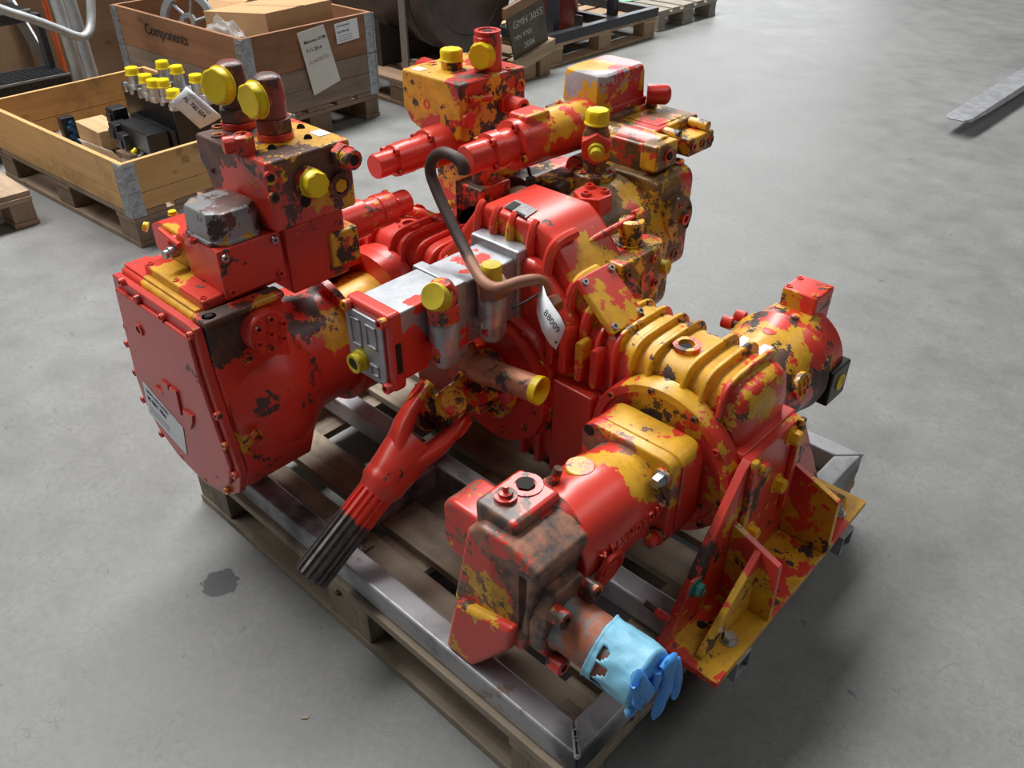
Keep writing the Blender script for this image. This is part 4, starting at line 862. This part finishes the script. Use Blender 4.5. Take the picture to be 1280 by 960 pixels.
# ------------------------------------------------------------------ glove pulled over the pipe stub
def glove():
    import mathutils
    b = MB(); n = 72; rows = []; ns = mathutils.noise
    x0, x1 = -.030, .062; nx = 26
    for i in range(nx + 1):
        f = i / nx; x = x0 + (x1 - x0) * f; row = []
        for k in range(n):
            a = 2 * math.pi * k / n
            r = .0515 + .0035 * ns.noise(V(x * 30, math.cos(a) * 2.5, math.sin(a) * 2.5)) + (.002 if i == 0 else 0) + .0035 * max(0, ns.noise(V(x * 14, math.cos(a) * 6, math.sin(a) * 6)))
            sk = .012 * math.cos(a - 2.2) if i == 0 else .012 * math.cos(a - 2.2) * (1 - f)
            row.append((x + sk, c0.y + r * math.cos(a), c0.z + r * math.sin(a)))
        rows.append(row)
    for (xx, k_) in ((.066, .93), (.069, .75), (.070, .5), (.069, .2)):
        rows.append([(xx + .004 * ns.noise(V(xx * 90, math.cos(2 * math.pi * k / n) * 3, math.sin(2 * math.pi * k / n) * 3)), c0.y + .0505 * k_ * math.cos(2 * math.pi * k / n), c0.z + .0505 * k_ * math.sin(2 * math.pi * k / n)) for k in range(n)])
    R_ = [b.vs(q) for q in rows]
    for i in range(len(R_) - 1):
        for k in range(n):
            a = math.degrees(2 * math.pi * (k + .5) / n) % 360; f = i / nx
            # torn openings on the side that faces outwards
            tear = (150 < a < 205 and .16 < f < .34 + .12 * math.sin(a * .13)) or (118 < a < 146 and .13 < f < .30 + .05 * math.sin(a * .3)) or (205 <= a < 214 and .22 < f < .52)
            if tear: continue
            b.face([R_[i][k], R_[i][(k + 1) % n], R_[i + 1][(k + 1) % n], R_[i + 1][k]])
    b.face(R_[-1])
    def finger(path, w, fl=.55):
        P = [Vector(p) for p in path]; Q = []
        for i in range(len(P) - 1):
            for k in range(5): Q.append(P[i].lerp(P[i + 1], k / 5))
        Q.append(P[-1]); secs = []; m = len(Q)
        for i, p in enumerate(Q):
            t = (Q[min(i + 1, m - 1)] - Q[max(i - 1, 0)]).normalized(); s_ = t.cross(V(1, 0, 0)).normalized(); u_ = s_.cross(t)
            f = i / (m - 1); rr = w * (1 if f < .8 else math.sqrt(max(0.02, 1 - ((f - .8) / .2) ** 2)))
            secs.append([p + s_ * rr * math.cos(2 * math.pi * k / 14) * (1 + .15 * ns.noise(p * 60 + V(k, 0, 0))) + u_ * rr * fl * math.sin(2 * math.pi * k / 14) * (1 + .3 * ns.noise(p * 70 + V(0, k, 0))) for k in range(14)])
        b.loft(secs)
    X = .062
    finger([V(X + .014, c0.y + .010, c0.z + .020), U(838, 826, x=X + .014), U(832, 862, x=X + .014), U(817, 899, x=X + .012)], .0150, .5)
    finger([V(X + .014, c0.y + .030, c0.z + .015), U(845, 828, x=X + .014), U(847, 852, x=X + .014), U(843, 874, x=X + .012)], .0105, .5)
    finger([V(X + .014, c0.y + .0, c0.z + .010), U(822, 838, x=X + .012), U(818, 860, x=X + .014)], .0095, .6)
    finger([V(X + .014, c0.y - .022, c0.z + .000), U(795, 848, x=X + .010), U(800, 868, x=X + .010), U(796, 882, x=X + .010)], .0145, .6)
    finger([V(X + .012, c0.y - .028, c0.z - .02), U(794, 880, x=X + .004), U(783, 896, x=X + .004)], .009, .8)
    t = NT('blue_nitrile'); nn = t.noise(30, 5, .6); t.bump(t.noise(55, 4, .6), .35, .003)
    t.bsdf.inputs['Subsurface Weight'].default_value = 0.0
    sx_ = t.n('ShaderNodeSeparateXYZ'); t.link(t.pos(), sx_.inputs[0])
    gc = t.mix(t.step(nn, .6, .75), (.22, .52, .70), (.17, .43, .60)); gc = t.mix(t.step(sx_.outputs[0], .058, .072), gc, (.06, .30, .78))   # thin stretched cuff, thick fingers
    o = b.build('rubber_glove', t.out(gc, .45), None, ang=70)
    m = o.modifiers.new('thick', 'SOLIDIFY'); m.thickness = .0006; m.offset = 1
    tag(o, 'torn light blue rubber glove pulled over the open pipe stub', 'glove')
glove()

# ------------------------------------------------------------------ paper tag tied to the bent pipe
def sheet(name, corners, bend, mat, n=8, th=.0006, nrm=None):
    """curved sheet: corners bottom-left, bottom-right, top-right, top-left"""
    b = MB(); nrm = nrm or (corners[1] - corners[0]).cross(corners[3] - corners[0]).normalized(); g = []
    for i in range(n + 1):
        g.append([quadlerp(corners, s_, i / n) + nrm * bend * math.sin(math.pi * i / n) for s_ in (0, .25, .5, .75, 1)])
    V_ = [b.vs(r) for r in g]
    for a, c_ in zip(V_, V_[1:]):
        for k in range(4): b.face([a[k], a[k + 1], c_[k + 1], c_[k]])
    o = b.build(name, mat); m = o.modifiers.new('thick', 'SOLIDIFY'); m.thickness = th; m.offset = -1
    return o
b = MB(); tp = [(677, 357, .395), (672, 372, .38), (671, 390, .372), (676, 412, .366), (686, 429, .363), (695, 436, .362), (700, 424, .362), (706, 408, .363), (700, 394, .368), (690, 381, .378), (683, 368, .388), (679, 357, .395)]
L_s = [(677, 357, .395), (671.5, 374, .382), (671, 391, .374), (677, 413, .366), (687, 430, .362), (695, 437, .361)]; R_s = [(679, 357, .395), (683, 369, .384), (691, 382, .374), (700, 395, .367), (706, 408, .362), (704, 417, .361)]
la = b.vs([U(u, v, y=y) for u, v, y in L_s]); ra = b.vs([U(u, v, y=y) for u, v, y in R_s])
for i in range(5): b.face([la[i], la[i + 1], ra[i + 1], ra[i]])
o = b.build('paper_tag', PAPER); m = o.modifiers.new('thick', 'SOLIDIFY'); m.thickness = .0006
tag(o, 'white paper tag hanging from the bent pipe by a wire', 'tag')
tr, tu = U(697, 417, y=.360) - U(677, 387, y=.372), U(692, 398, y=.367) - U(686, 403, y=.367)
text('88009', .020, U(680, 391, y=.368) + V(.0, -.002, 0), tr, tu, INK, o, ext=.0002)
MB().cyl(U(695, 428, y=.3605), U(695, 428, y=.3585), .0022, n=10).build('punched_hole', DARKHOLE, o)

# ------------------------------------------------------------------ pallet collars (crates) at the back
PINE1, PINE2 = (.50, .29, .105), (.62, .38, .16)
DRKW1, DRKW2 = (.21, .095, .045), (.31, .15, .075)
GRYW1, GRYW2 = (.17, .125, .09), (.27, .20, .15)
def collar(label, M, L, Wd, z0, h, yaw, c1, c2, key, group=None, split=(1,), lip=.02):
    t = thing('pallet_collar', tuple(M @ V(-L / 2, Wd / 2, z0)), label, 'crate', group); th = .02
    wx = wood('collar_' + key + '_x', c1, c2, 'x', yaw, .8, .55, (.13, .07, .035)); wy = wood('collar_' + key + '_y', c1, c2, 'y', yaw, .8, .55, (.13, .07, .035))
    zs = [z0 + h * s for s in (0,) + tuple(split)]
    for a, c_ in zip(zs, zs[1:]):
        for (y0, y1) in ((0, th), (Wd - th, Wd)): MB(M).box(-L, 0, y0, y1, a + .0006, c_ - .0006).build('side_board', wx, t, .0015, 1)
        for (x0, x1) in ((-th, 0), (-L, -L + th)): MB(M).box(x0, x1, th, Wd - th, a + .0006, c_ - .0006).build('side_board', wy, t, .0015, 1)
    for (x, y, sx, sy) in ((0, 0, -1, 1), (0, Wd, -1, -1), (-L, 0, 1, 1), (-L, Wd, 1, -1)):
        b = MB(M); e = .003; w = .055; ox, oy = (e if sx < 0 else -e), (-e if sy > 0 else e)
        b.box(min(x + ox, x + ox * .2), max(x + ox, x + ox * .2), min(y, y + sy * w), max(y, y + sy * w), z0 - lip, z0 + h - .004)
        b.box(min(x, x + sx * w), max(x, x + sx * w), min(y + oy, y + oy * .2), max(y + oy, y + oy * .2), z0 - lip, z0 + h - .004)
        b.cyl((x + ox, y + oy, z0 + .002), (x + ox, y + oy, z0 + h - .004), .006, n=8)
        for k in range(4):
            zz = z0 + h * (.12 + .25 * k); b.box(min(x + ox * 1.8, x + ox), max(x + ox * 1.8, x + ox), min(y + sy * .012, y + sy * .048), max(y + sy * .012, y + sy * .048), zz, zz + .006); b.box(min(x + sx * .012, x + sx * .048), max(x + sx * .012, x + sx * .048), min(y + oy * 1.8, y + oy), max(y + oy * 1.8, y + oy), zz, zz + .006)
        hg = b.build('hinge', GALV, t)
        for k in range(3): bolt(t, tuple(M @ V(x + ox, y + sy * .030, z0 + h * (.2 + .28 * k))), tuple(M.to_3x3() @ V(1 if sx < 0 else -1, 0, 0)), .005, .002, RUST, 'rivet', 'plug')
    return t
Y1, Y2 = math.radians(3.1), math.radians(2.2)
PC1, M1 = euro('dirty pallet under the low pine crate with the black valve', (-2.709, .583, 0), Y1, 1.2, .8, (.22, .15, .10), (.34, .245, .165), 'dirty', group=None, grime=.55)
CR1 = collar('low pale pine crate holding the black valve block', M1, 1.2, .8, .1455, .198, Y1, PINE1, PINE2, 'pine', split=(.35, 1))
PC2, M2 = euro('brown pallet under the tall double crate with paper labels', (-3.298, 1.507, 0), Y2, 1.2, .8, (.19, .125, .085), (.30, .205, .14), 'brown')
CR2a = collar('lower grey-brown crate ring under the one marked Components', M2, 1.2, .8, .1455, .198, Y2, GRYW1, GRYW2, 'greybrown', split=(.5, 1))
CR2b = collar('upper reddish brown crate ring marked Components with two paper labels', M2, 1.2, .8, .3440, .198, Y2, DRKW1, DRKW2, 'brownred', split=(1,), lip=0)
R2 = M2.to_3x3()
text('Components', .078, M2 @ V(-.885, -.0015, .440), R2 @ V(1, 0, 0), (0, 0, 1), plain('stencil_brown', (.035, .02, .014), .9), CR2b, ext=.0006, font_w=2)
# sheet and sticker on the short side
SQ = [M2 @ V(.004, y, z) for y, z in ((.372, .205), (.548, .25), (.497, .522), (.325, .515))]
SQ = [U(394, 120, x=-3.29), U(428, 101, x=-3.29), U(406, 31, x=-3.29), U(372, 42, x=-3.29)]
for i, p in enumerate(SQ): p.x = -3.2885 - (p.y - 1.507) * math.tan(Y2) + .004
b = MB(); b.prism(SQ, R2 @ V(.0008, 0, 0)); SH = b.build('paper_sheet', plain('cream_paper', (.66, .65, .60), .8, 0, .06, 8), CR2b, label='creased paper sheet with printed and handwritten lines')
sr, su = (SQ[2] - SQ[3]), (SQ[3] - SQ[0]); sh = R2 @ V(.0016, 0, 0)
text('Motoren UCM', .0225, quadlerp(SQ, .13, .80) + sh, sr, su, INK, CR2b, ext=.0003, font_w=1.6)
text('7-11-2014', .0235, quadlerp(SQ, .13, .665) + sh, sr, su, INK, CR2b, ext=.0003, font_w=1.2)
text('AA470070', .029, quadlerp(SQ, .13, .47) + sh, sr + V(0, 0, .01), su, INKG, CR2b, ext=.0003)
ST = [U(424, 56, x=-3.29), U(452.5, 48, x=-3.29), U(449, 23, x=-3.29), U(420, 31, x=-3.29)]
for p in ST: p.x = -3.2885 - (p.y - 1.507) * math.tan(Y2) + .004
MB().prism(ST, R2 @ V(.0008, 0, 0)).build('label_sticker', PAPER, CR2b, label='small white printed sticker')
text('UCM HOLLAND', .0115, quadlerp(ST, .07, .80) + sh, ST[1] - ST[0], ST[3] - ST[0], INK, CR2b, ext=.0003)
text('AG 704 662', .0155, quadlerp(ST, .07, .50) + sh, ST[1] - ST[0], ST[3] - ST[0], INK, CR2b, ext=.0003, font_w=1.8)
for t_ in (.32, .2, .1): MB().prism([quadlerp(ST, a, t) + sh * .6 for a, t in ((.07, t_), (.7, t_), (.7, t_ + .03), (.07, t_ + .03))], sh * .2).build('print_line', INKG, CR2b)

# ------------------------------------------------------------------ what lies in the pine crate
def timber(label, x0, x1, y0, y1, z0, z1, group=None, c=(PINE1, PINE2), yaw=0.0, axis='y'):
    M = Matrix.Translation(V((x0 + x1) / 2, (y0 + y1) / 2, 0)) @ Matrix.Rotation(yaw, 4, 'Z'); hx, hy = (x1 - x0) / 2, (y1 - y0) / 2
    o = MB(M).box(-hx, hx, -hy, hy, z0, z1).build('timber_block', wood('timber_' + axis, (.40, .26, .13), (.55, .38, .20), axis, yaw, 1.2, .3), None, .004, 2); return tag(o, label, 'timber', group)
timber('thick timber block with end grain beside the black valve', -3.70, -3.46, .82, .95, .1445, .235, axis='x')
timber('flat timber plank under the black valve block', -3.40, -3.28, 1.0, 1.30, .1445, .198)
timber('flat timber plank near the crate corner under the black valve', -3.16, -3.02, 1.0, 1.32, .1445, .198)
VB = thing('valve_block', (-3.23, 1.12, .1985), 'black control valve block with steel fittings and yellow caps', 'valve')
b = MB(); b.box(-3.49, -3.035, .99, 1.25, .199, .418); b.box(-3.42, -3.05, .965, .99, .21, .30); b.build('valve_body', BLACK, VB, .006)
b = MB(); b.box(-3.33, -3.06, .86, .955, .215, .305); b.build('spool_housing', BLACK, VB, .006)
for i, x in enumerate((-3.40, -3.30, -3.22, -3.15)): MB().lathe((x, .93 - .02 * (i % 2), .255 - .02 * i), (0, -1, -.15), [(0, .03), (.05, .03), (.052, .022), (.07, .02)], 16).build('solenoid', BLACK, VB, .003)
for (x, y, z) in ((-3.43, .90, .335), (-3.33, .855, .30), (-3.25, .845, .275)): MB().box(x - .035, x + .035, y - .02, y + .05, z - .07, z).build('solenoid_coil', BLACK, VB, .005); MB().box(x - .02, x + .02, y - .03, y - .018, z - .06, z - .02).build('coil_terminal', BLACK, VB, .003)
for x in (-3.30, -3.24, -3.19): MB().cyl((x, .858, .215), (x, .838, .205), .010, n=12).build('connector_plug', CAPY, VB)
SI = STEEL
def vfit(u, v, z, r, top, cr):
    q = U(u, v, z=z); q = V(q.x, q.y, 0)
    base = .4175; MB().lathe(q + V(0, 0, base), (0, 0, 1), [(0, r * 1.2), (.02, r * 1.2), (.021, r), (top - base - .01, r)], 12).build('hose_fitting', SI, VB, .001)
    cap(VB, q + V(0, 0, top - .015), (0, 0, 1), cr, .032, n=32)
for (u, v, z, top) in ((164, 86, .50, .49), (181, 95, .50, .49), (191, 101, .50, .49), (203, 101, .50, .49), (216, 114, .49, .48), (202, 78, .52, .51), (220, 84, .52, .51), (244, 95, .51, .50)): vfit(u, v, z, .025, top, .028)
for (u, v) in ((158, 108), (165, 111), (176, 116), (184, 119), (195, 122), (203, 125)): q = U(u, v, z=.42); MB().lathe((q.x, q.y, .399), (0, 0, 1), [(0, .012), (.035, .012), (.04, .008)], 12).build('bolt', SI, VB)
q = U(255, 114, z=.45); MB().lathe((q.x, q.y, .399), (0, 0, 1), [(0, .03), (.04, .03), (.045, .015)], 16).build('elbow_fitting', SI, VB); cap(VB, V(q.x, q.y, .444), (0, 0, 1), .014, .02, n=24)
MB().box(-3.18, -3.06, 1.10, 1.22, .40, .43).build('cover_plate', GALV, VB, .01)
TGQ = [U(213, 128, x=-2.90), U(250, 161, x=-2.90), U(278, 146, x=-2.90), U(233, 108, x=-2.90)]
o = sheet('paper_tag', TGQ, .004, PAPER); tag(o, 'white printed paper tag hanging on the black valve block', 'tag')
tr, tu = TGQ[1] - TGQ[0], TGQ[3] - TGQ[0]; tn = (TGQ[1] - TGQ[0]).cross(TGQ[3] - TGQ[0]).normalized()
text('UCM HOLLAND', .018, quadlerp(TGQ, .12, .74) + tn * .005, tr, tu, INKG, o, ext=.0003)
text('AL 700 654', .026, quadlerp(TGQ, .12, .46) + tn * .006, tr, tu, INK, o, ext=.0003, font_w=1.6)
BLU = plain('blue_anodised', (.02, .09, .22), .35, .4, .3)
b = MB(); b.box(-3.56, -3.52, .70, .76, .145, .31); CB = b.build('terminal_block', BLACK, None, .003); tag(CB, 'small dark connector strip with blue rings lying in the pine crate', 'connector')
for k in range(6): MB().cyl((-3.522, .725 + .012 * (k % 2), .19 + .019 * k), (-3.495, .725 + .012 * (k % 2), .192 + .019 * k), .0105, n=10).build('ring', BLU, CB)
o = sheet('paper_label', [V(-3.40, .77, .150), V(-2.97, .79, .150), U(140, 189, y=.665), U(97, 173, y=.655)], .006, PAPER); tag(o, 'white paper label leaning inside the long pine crate wall', 'label')

# ------------------------------------------------------------------ what lies in the tall crate
Mb = Matrix.Translation(V(-3.60, 1.86, .36)) @ Matrix.Rotation(.10, 4, 'Z') @ Matrix.Rotation(-.10, 4, 'Y')
b = MB(Mb); b.box(-.25, .25, -.19, .23, .0, .235); o = b.build('cardboard_box', CARD, None, .003); tag(o, 'large plain cardboard box in the tall crate', 'box')
MB(Mb).box(-.252, .252, .0, .05, .2345, .2365).build('tape_strip', plain('parcel_tape', (.50, .33, .18), .35), o)
Mb = Matrix.Translation(V(-4.08, 1.98, .38)) @ Matrix.Rotation(.5, 4, 'Z') @ Matrix.Rotation(.25, 4, 'X')
b = MB(Mb); b.box(-.11, .11, -.06, .16, 0, .20); o = b.build('cardboard_box', CARD, None, .003); tag(o, 'small tilted cardboard box beside the silver ring', 'box')
MB(Mb).prism([(-.11, -.06, .2), (.11, -.06, .2), (.10, -.13, .17), (-.10, -.13, .17)], (0, 0, .003)).build('flap', CARD, o)
def bag():
    import mathutils
    b = MB(); n, m = 22, 14; rows = []
    c = V(-3.60, 1.602, .47)
    for i in range(m + 1):
        ph = math.pi * i / m; rows.append([])
        for k in range(n):
            a = 2 * math.pi * k / n; d_ = V(math.sin(ph) * math.cos(a), math.sin(ph) * math.sin(a), math.cos(ph))
            r = 1 + .35 * mathutils.noise.noise(d_ * 2.2) + .22 * mathutils.noise.noise(d_ * 6)
            rows[-1].append(c + V(d_.x * .17 * r, d_.y * .045 * r, d_.z * .10 * r))
    b.loft(rows); t = NT('clear_film'); t.bump(t.noise(40, 5, .7), .8, .01)
    t.bsdf.inputs['Alpha'].default_value = .42; t.bsdf.inputs['Specular IOR Level'].default_value = .8
    o = b.build('plastic_bag', t.out((.62, .60, .58), .18)); tag(o, 'crumpled clear plastic bag by the crate edge', 'bag')
bag()
Mr = Matrix.Translation(V(-4.0, 1.63, .50)) @ Matrix.Rotation(.6, 4, 'Z') @ Matrix.Rotation(math.radians(80), 4, 'X')
b = MB(Mr); b.lathe((0, 0, -.015), (0, 0, 1), [(0, .115), (0, .15), (.03, .15), (.03, .115), (0, .115)], 40, (False, False)); RG = b.build('flange_ring', ALUP, None, .002); tag(RG, 'silver metal ring with spokes sticking out of the crate', 'ring')
for k in range(6): a = math.radians(60 * k); MB(Mr).tube([V(.03 * math.cos(a), .03 * math.sin(a), 0), V(.118 * math.cos(a + .25), .118 * math.sin(a + .25), 0)], .009, 8, 1).build('spoke', ALUP, RG)
MB(Mr).lathe((0, 0, -.012), (0, 0, 1), [(0, .02), (0, .042), (.024, .042), (.024, .02), (0, .02)], 24, (False, False)).build('hub', ALUP, RG)

# ------------------------------------------------------------------ pallets in the distance
euro('pale pallet corner standing free beside the pine crate', (-3.25, -.39, 0), 0, 1.2, .8, (.33, .23, .15), (.47, .345, .235), 'pale', grime=.35)
P3, M3 = euro('new pallet under the black tube frame and red drum', (-4.076, 3.659, 0), math.radians(-89), 1.2, .8, (.36, .24, .14), (.52, .37, .23), 'new', grime=.25)
P4, M4 = euro('old grey pallet with a green sheet on top', (-3.36, 5.0, 0), 0, 1.2, .8, (.27, .235, .19), (.40, .36, .30), 'oldgrey', grime=.4)
gs = MB().xy([(-4.45, 5.02), (-3.80, 5.0), (-3.70, 5.28), (-4.40, 5.5)], .1445, .149).build('green_sheet', plain('green_plastic', (.10, .52, .18), .5, 0, .05)); tag(gs, 'flat light green sheet lying on the old grey pallet', 'sheet')
BF = thing('tube_frame', (-3.68, 4.26, .1445), 'black steel tube frame with an upright post on the new pallet', 'frame')
BT = plain('black_tube', (.022, .024, .03), .4, 0, .2)
for (x0, x1, y0, y1) in ((-3.335, -3.275, 3.64, 4.87), (-4.06, -4.0, 3.64, 4.87), (-4.0, -3.335, 4.81, 4.87), (-4.0, -3.335, 3.64, 3.70), (-4.0, -3.335, 4.35, 4.41)): MB().box(x0, x1, y0, y1, .1445, .205).build('rail', BT, BF, .005, 2)
MB().box(-3.46, -3.39, 3.84, 3.90, .146, .95).build('post', BT, BF, .005, 2); MB().box(-3.50, -3.35, 3.80, 3.94, .1445, .152).build('base_plate', GALV, BF, .001)
MB().box(-3.39, -3.33, 4.05, 4.07, .146, .26).build('bracket', BT, BF, .003)
MB().box(-3.43, -3.37, 4.45, 4.51, .146, .8).build('post', BT, BF, .005, 2)
b = MB(); b.lathe((-3.70, 4.12, .1455), (0, 0, 1), [(0, .20), (.03, .22), (.40, .22), (.42, .23), (.44, .22), (.8, .22)], 40); DR = b.build('steel_drum', plain('dark_red_drum', (.16, .012, .014), .35, 0, .2), None); tag(DR, 'dark red drum standing inside the black tube frame', 'drum')

# ------------------------------------------------------------------ lying tank on its cradle
TKM = plain('brown_tank', (.075, .052, .045), .38, .15, .35, 9, .06)
TK = thing('steel_tank', (-4.2, 3.0, .15), 'large dark brown cylinder lying on a timber cradle with a grey strap', 'tank')
b = MB(); b.lathe((-5.4, 3.0, .575), (1, 0, 0), [(0, .34), (1.96, .345), (1.962, .335), (1.972, .335), (1.974, .352), (2.09, .352), (2.10, .345), (2.10, .26), (2.095, .255), (2.095, .02)], 64); b.build('shell', TKM, TK, .003)
b = MB(); b.lathe((-3.50, 3.0, .575), (1, 0, 0), [(0, .3465), (0, .3525), (.055, .3525), (.055, .3465), (0, .3465)], 64, (False, False)); b.box(-3.50, -3.445, 2.630, 2.642, .146, .56); b.build('lashing_strap', plain('strap_grey', (.15, .13, .11), .8), TK)
PCK, MCK = euro('rough brown pallet under the lying tank', (-3.33, 2.50, 0), 0, 1.9, 1.0, (.22, .14, .085), (.34, .225, .14), 'rough')
for x in (-3.76, -4.7):
    o = MB().yz([(2.62, .145), (3.38, .145), (3.38, .40), (3.27, .345), (3.15, .26), (3.0, .226), (2.85, .26), (2.73, .345), (2.62, .40)], x, x + .09).build('cradle', plain('dark_cradle', (.03, .022, .018), .8), TK, .003)
# ------------------------------------------------------------------ chalk-marked panel
SGP = [U(645, 80, x=-3.215), U(686, 52, x=-3.215), U(678, -4, x=-3.215), U(633, 22, x=-3.215)]
PN = thing('marked_panel', (-3.22, 3.42, .10), 'olive steel panel with chalk writing and timber edges leaning by the tank', 'panel')
MB().prism(SGP, (-.012, 0, 0)).build('plate', plain('olive_plate', (.10, .085, .06), .5, .2, .3, 10), PN, .001)
def beam(a, c_, w, d_): 
    a, c_ = Vector(a), Vector(c_); u_ = V(0, 0, 1); return MB().prism([a, c_, c_ - u_ * w, a - u_ * w], (d_, 0, 0))
WB = wood('beam_pale', (.36, .25, .15), (.50, .38, .25), 'y', 0, 1.0, .2)
beam(SGP[0] + V(-.05, -.03, .02), SGP[1] + V(-.05, .03, .02), .075, .08).build('edge_timber', WB, PN, .003)
beam(SGP[3] + V(-.02, -.02, .05), SGP[2] + V(-.02, .1, .08), .06, .03).build('edge_timber', wood('beam_brown', (.22, .12, .06), (.32, .19, .10), 'y', 0, 1, .2), PN, .003)
MB().box(-3.30, -3.20, 3.33, 3.46, .0, .145).build('foot_block', wood('beam_foot', (.30, .19, .10), (.44, .30, .17), 'z', 0, 1, .2), PN, .004)
MB().box(-3.30, -3.20, 3.50, 3.60, .0, .16).build('foot_block', wood('beam_foot', 0, 0), PN, .004)
CHK = plain('chalk', (.55, .52, .44), .9)
cr, cu = SGP[1] - SGP[0] + V(0, 0, -.02), SGP[3] - SGP[0]; pp = SGP
for s, t_, sz, a in (('GMH 3055', .70, .060, .10), ('MN 9705', .45, .042, .08), ('2006', .20, .050, .30)): text(s, sz, quadlerp(pp, a, t_) + V(.001, 0, 0), cr, V(0, 0, 1), CHK, PN, ext=.0004)

# ------------------------------------------------------------------ steps with handrail behind the pine crate
GS = plain('galvanised_rail', (.42, .44, .45), .5, .35, .18, 14)
STP = thing('steel_steps', (-4.5, .6, 0), 'galvanised steps with grated treads and a tube handrail', 'steps')
GRT = plain('tread_dark', (.06, .062, .066), .5, .4, .4, 60)
for (x, z) in ((-4.08, .345), (-4.36, .60), (-4.64, .855)):
    MB().box(x - .26, x, -.4, 1.0, z - .055, z - .008).build('tread', GRT, STP, .003)
    MB().box(x - .004, x + .003, -.4, 1.0, z - .006, z + .004).build('nosing', GS, STP)
    for k in range(9): MB().box(x - .25 + k * .028, x - .242 + k * .028, -.4, 1.0, z - .008, z).build('grate_bar', GRT, STP)
MB().prism([(-3.98, 1.0, .02), (-4.14, 1.0, .02), (-4.95, 1.0, .82), (-4.95, 1.0, 1.0)], (0, .012, 0)).build('stringer', GS, STP, .002)
MB().box(-4.30, -4.24, .97, 1.0, .02, .60).build('support_leg', GRT, STP, .003)
MB().tube([(-4.10, 1.05, .05), (-4.12, 1.05, .5), (-4.16, 1.05, 1.2)], .028, 14, 3).build('handrail_post', GS, STP)
MB().tube([(-4.16, 1.14, .05), (-4.19, 1.14, .5), (-4.24, 1.14, 1.2)], .028, 14, 3).build('handrail_post', GS, STP)
MB().tube([U(-40, -8, x=-4.08), U(0, 11, x=-4.07), U(40, 24, x=-4.06), U(72, 36, x=-4.06), U(92, 44, x=-4.06), U(104, 46, x=-4.07), U(112, 38, x=-4.09), U(114, 20, x=-4.12), U(113, -15, x=-4.15), U(112, -60, x=-4.2)], .021, 14, 4).build('handrail', GS, STP)
WBX = wood('plywood', (.22, .125, .065), (.30, .18, .10), 'y', 0, .6, .15)
WX = thing('plywood_crate', (-5.3, 1.35, 0), 'plain brown plywood crate standing behind the steps', 'crate')
MB().box(-5.9, -4.72, 1.06, 1.9, .10, 1.1).build('panel_box', WBX, WX, .003)
for y in (1.08, 1.76): MB().box(-5.9, -4.72, y, y + .12, 0, .0995).build('skid', wood('beam_brown', 0, 0), WX, .003)
WX2 = thing('plywood_crate', (-5.5, .1, 0), 'pale wooden crate seen under the upper grated tread', 'crate')
MB().box(-6.0, -4.95, -.5, .58, .12, 1.0).build('panel_box', wood('plywood_pale', (.38, .25, .12), (.50, .34, .18), 'y', 0, .6, .15), WX2, .003)
for y in (-.48, .44): MB().box(-6.0, -4.95, y, y + .12, 0, .119).build('skid', wood('beam_brown', 0, 0), WX2, .003)
o = MB().xy([(-4.62, 1.16), (-4.55, 1.40), (-3.98, 1.45), (-3.98, 1.22)], .0, .03).build('loose_board', plain('light_board', (.44, .38, .32), .7, 0, .1), None, .002); tag(o, 'light grey board lying on the floor behind the pine crate', 'board')
o = MB().cyl(U(55, 0, x=-4.60) - V(0, 0, .55), U(55, 0, x=-4.60) + V(0, 0, .1), .012, n=16).build('marker_post', plain('orange_plastic', (.62, .10, .02), .5)); tag(o, 'orange marker post behind the steps', 'post')
o.location.z = 0

# ------------------------------------------------------------------ forklift at the edge
FK = thing('forklift', (-.9, 5.6, 0), 'forklift of which a steel fork blade and black tyre show', 'forklift')
FKM = plain('worn_fork', (.46, .47, .50), .38, .5, .25, 18)
b = MB(); b.loft([[(-.945 + i_, y, zz) for (i_, zz) in ((a, z0), (.125 - a, z0), (.125 - a, z1), (a, z1))] for (y, a, z0, z1) in ((4.15, .022, .078, .088), (4.19, .0, .072, .09), (4.5, .0, .058, .092), (5.1, 0, .05, .094), (5.55, 0, .048, .096))]); b.build('fork_blade', FKM, FK, .002)
MB().box(-.945, -.82, 5.5, 5.55, .048, .60).build('fork_shank', FKM, FK, .004)
b = MB(); b.loft([[(-.125 + i_, y, zz) for (i_, zz) in ((a, z0), (.125 - a, z0), (.125 - a, z1), (a, z1))] for (y, a, z0, z1) in ((4.15, .022, .078, .088), (4.19, .0, .072, .09), (4.5, .0, .058, .092), (5.1, 0, .05, .094), (5.55, 0, .048, .096))]); b.build('fork_blade', FKM, FK, .002)
MB().box(-.125, 0, 5.5, 5.55, .048, .60).build('fork_shank', FKM, FK, .004)
MB().box(-1.0, .06, 5.55, 5.60, .25, .60).build('carriage', BLACK, FK, .006)
for x in (-.72, -.30): MB().box(x, x + .10, 5.60, 5.78, .10, 1.9).build('mast', BLACK, FK, .006)
for x in (-1.13, .12):
    w = MB().lathe((x, 6.30, .26), (1, 0, 0), [(0, .14), (0, .23), (.02, .26), (.16, .26), (.18, .23), (.18, .14), (.15, .13), (.03, .13)], 40, (True, True)).build('tyre', RUBBER, FK)
MB().box(-.93, .10, 5.85, 7.4, .18, .95).build('chassis', plain('truck_grey', (.10, .10, .11), .5), FK, .05, 3)
o = MB().box(-.006, .006, -.0022, .0022, 0, .003).build('wood_splinter', WB, None); o.location = U(381, 898, z=.0); o.rotation_euler = (0, 0, .75); tag(o, 'tiny wood splinter lying on the concrete floor', 'splinter')
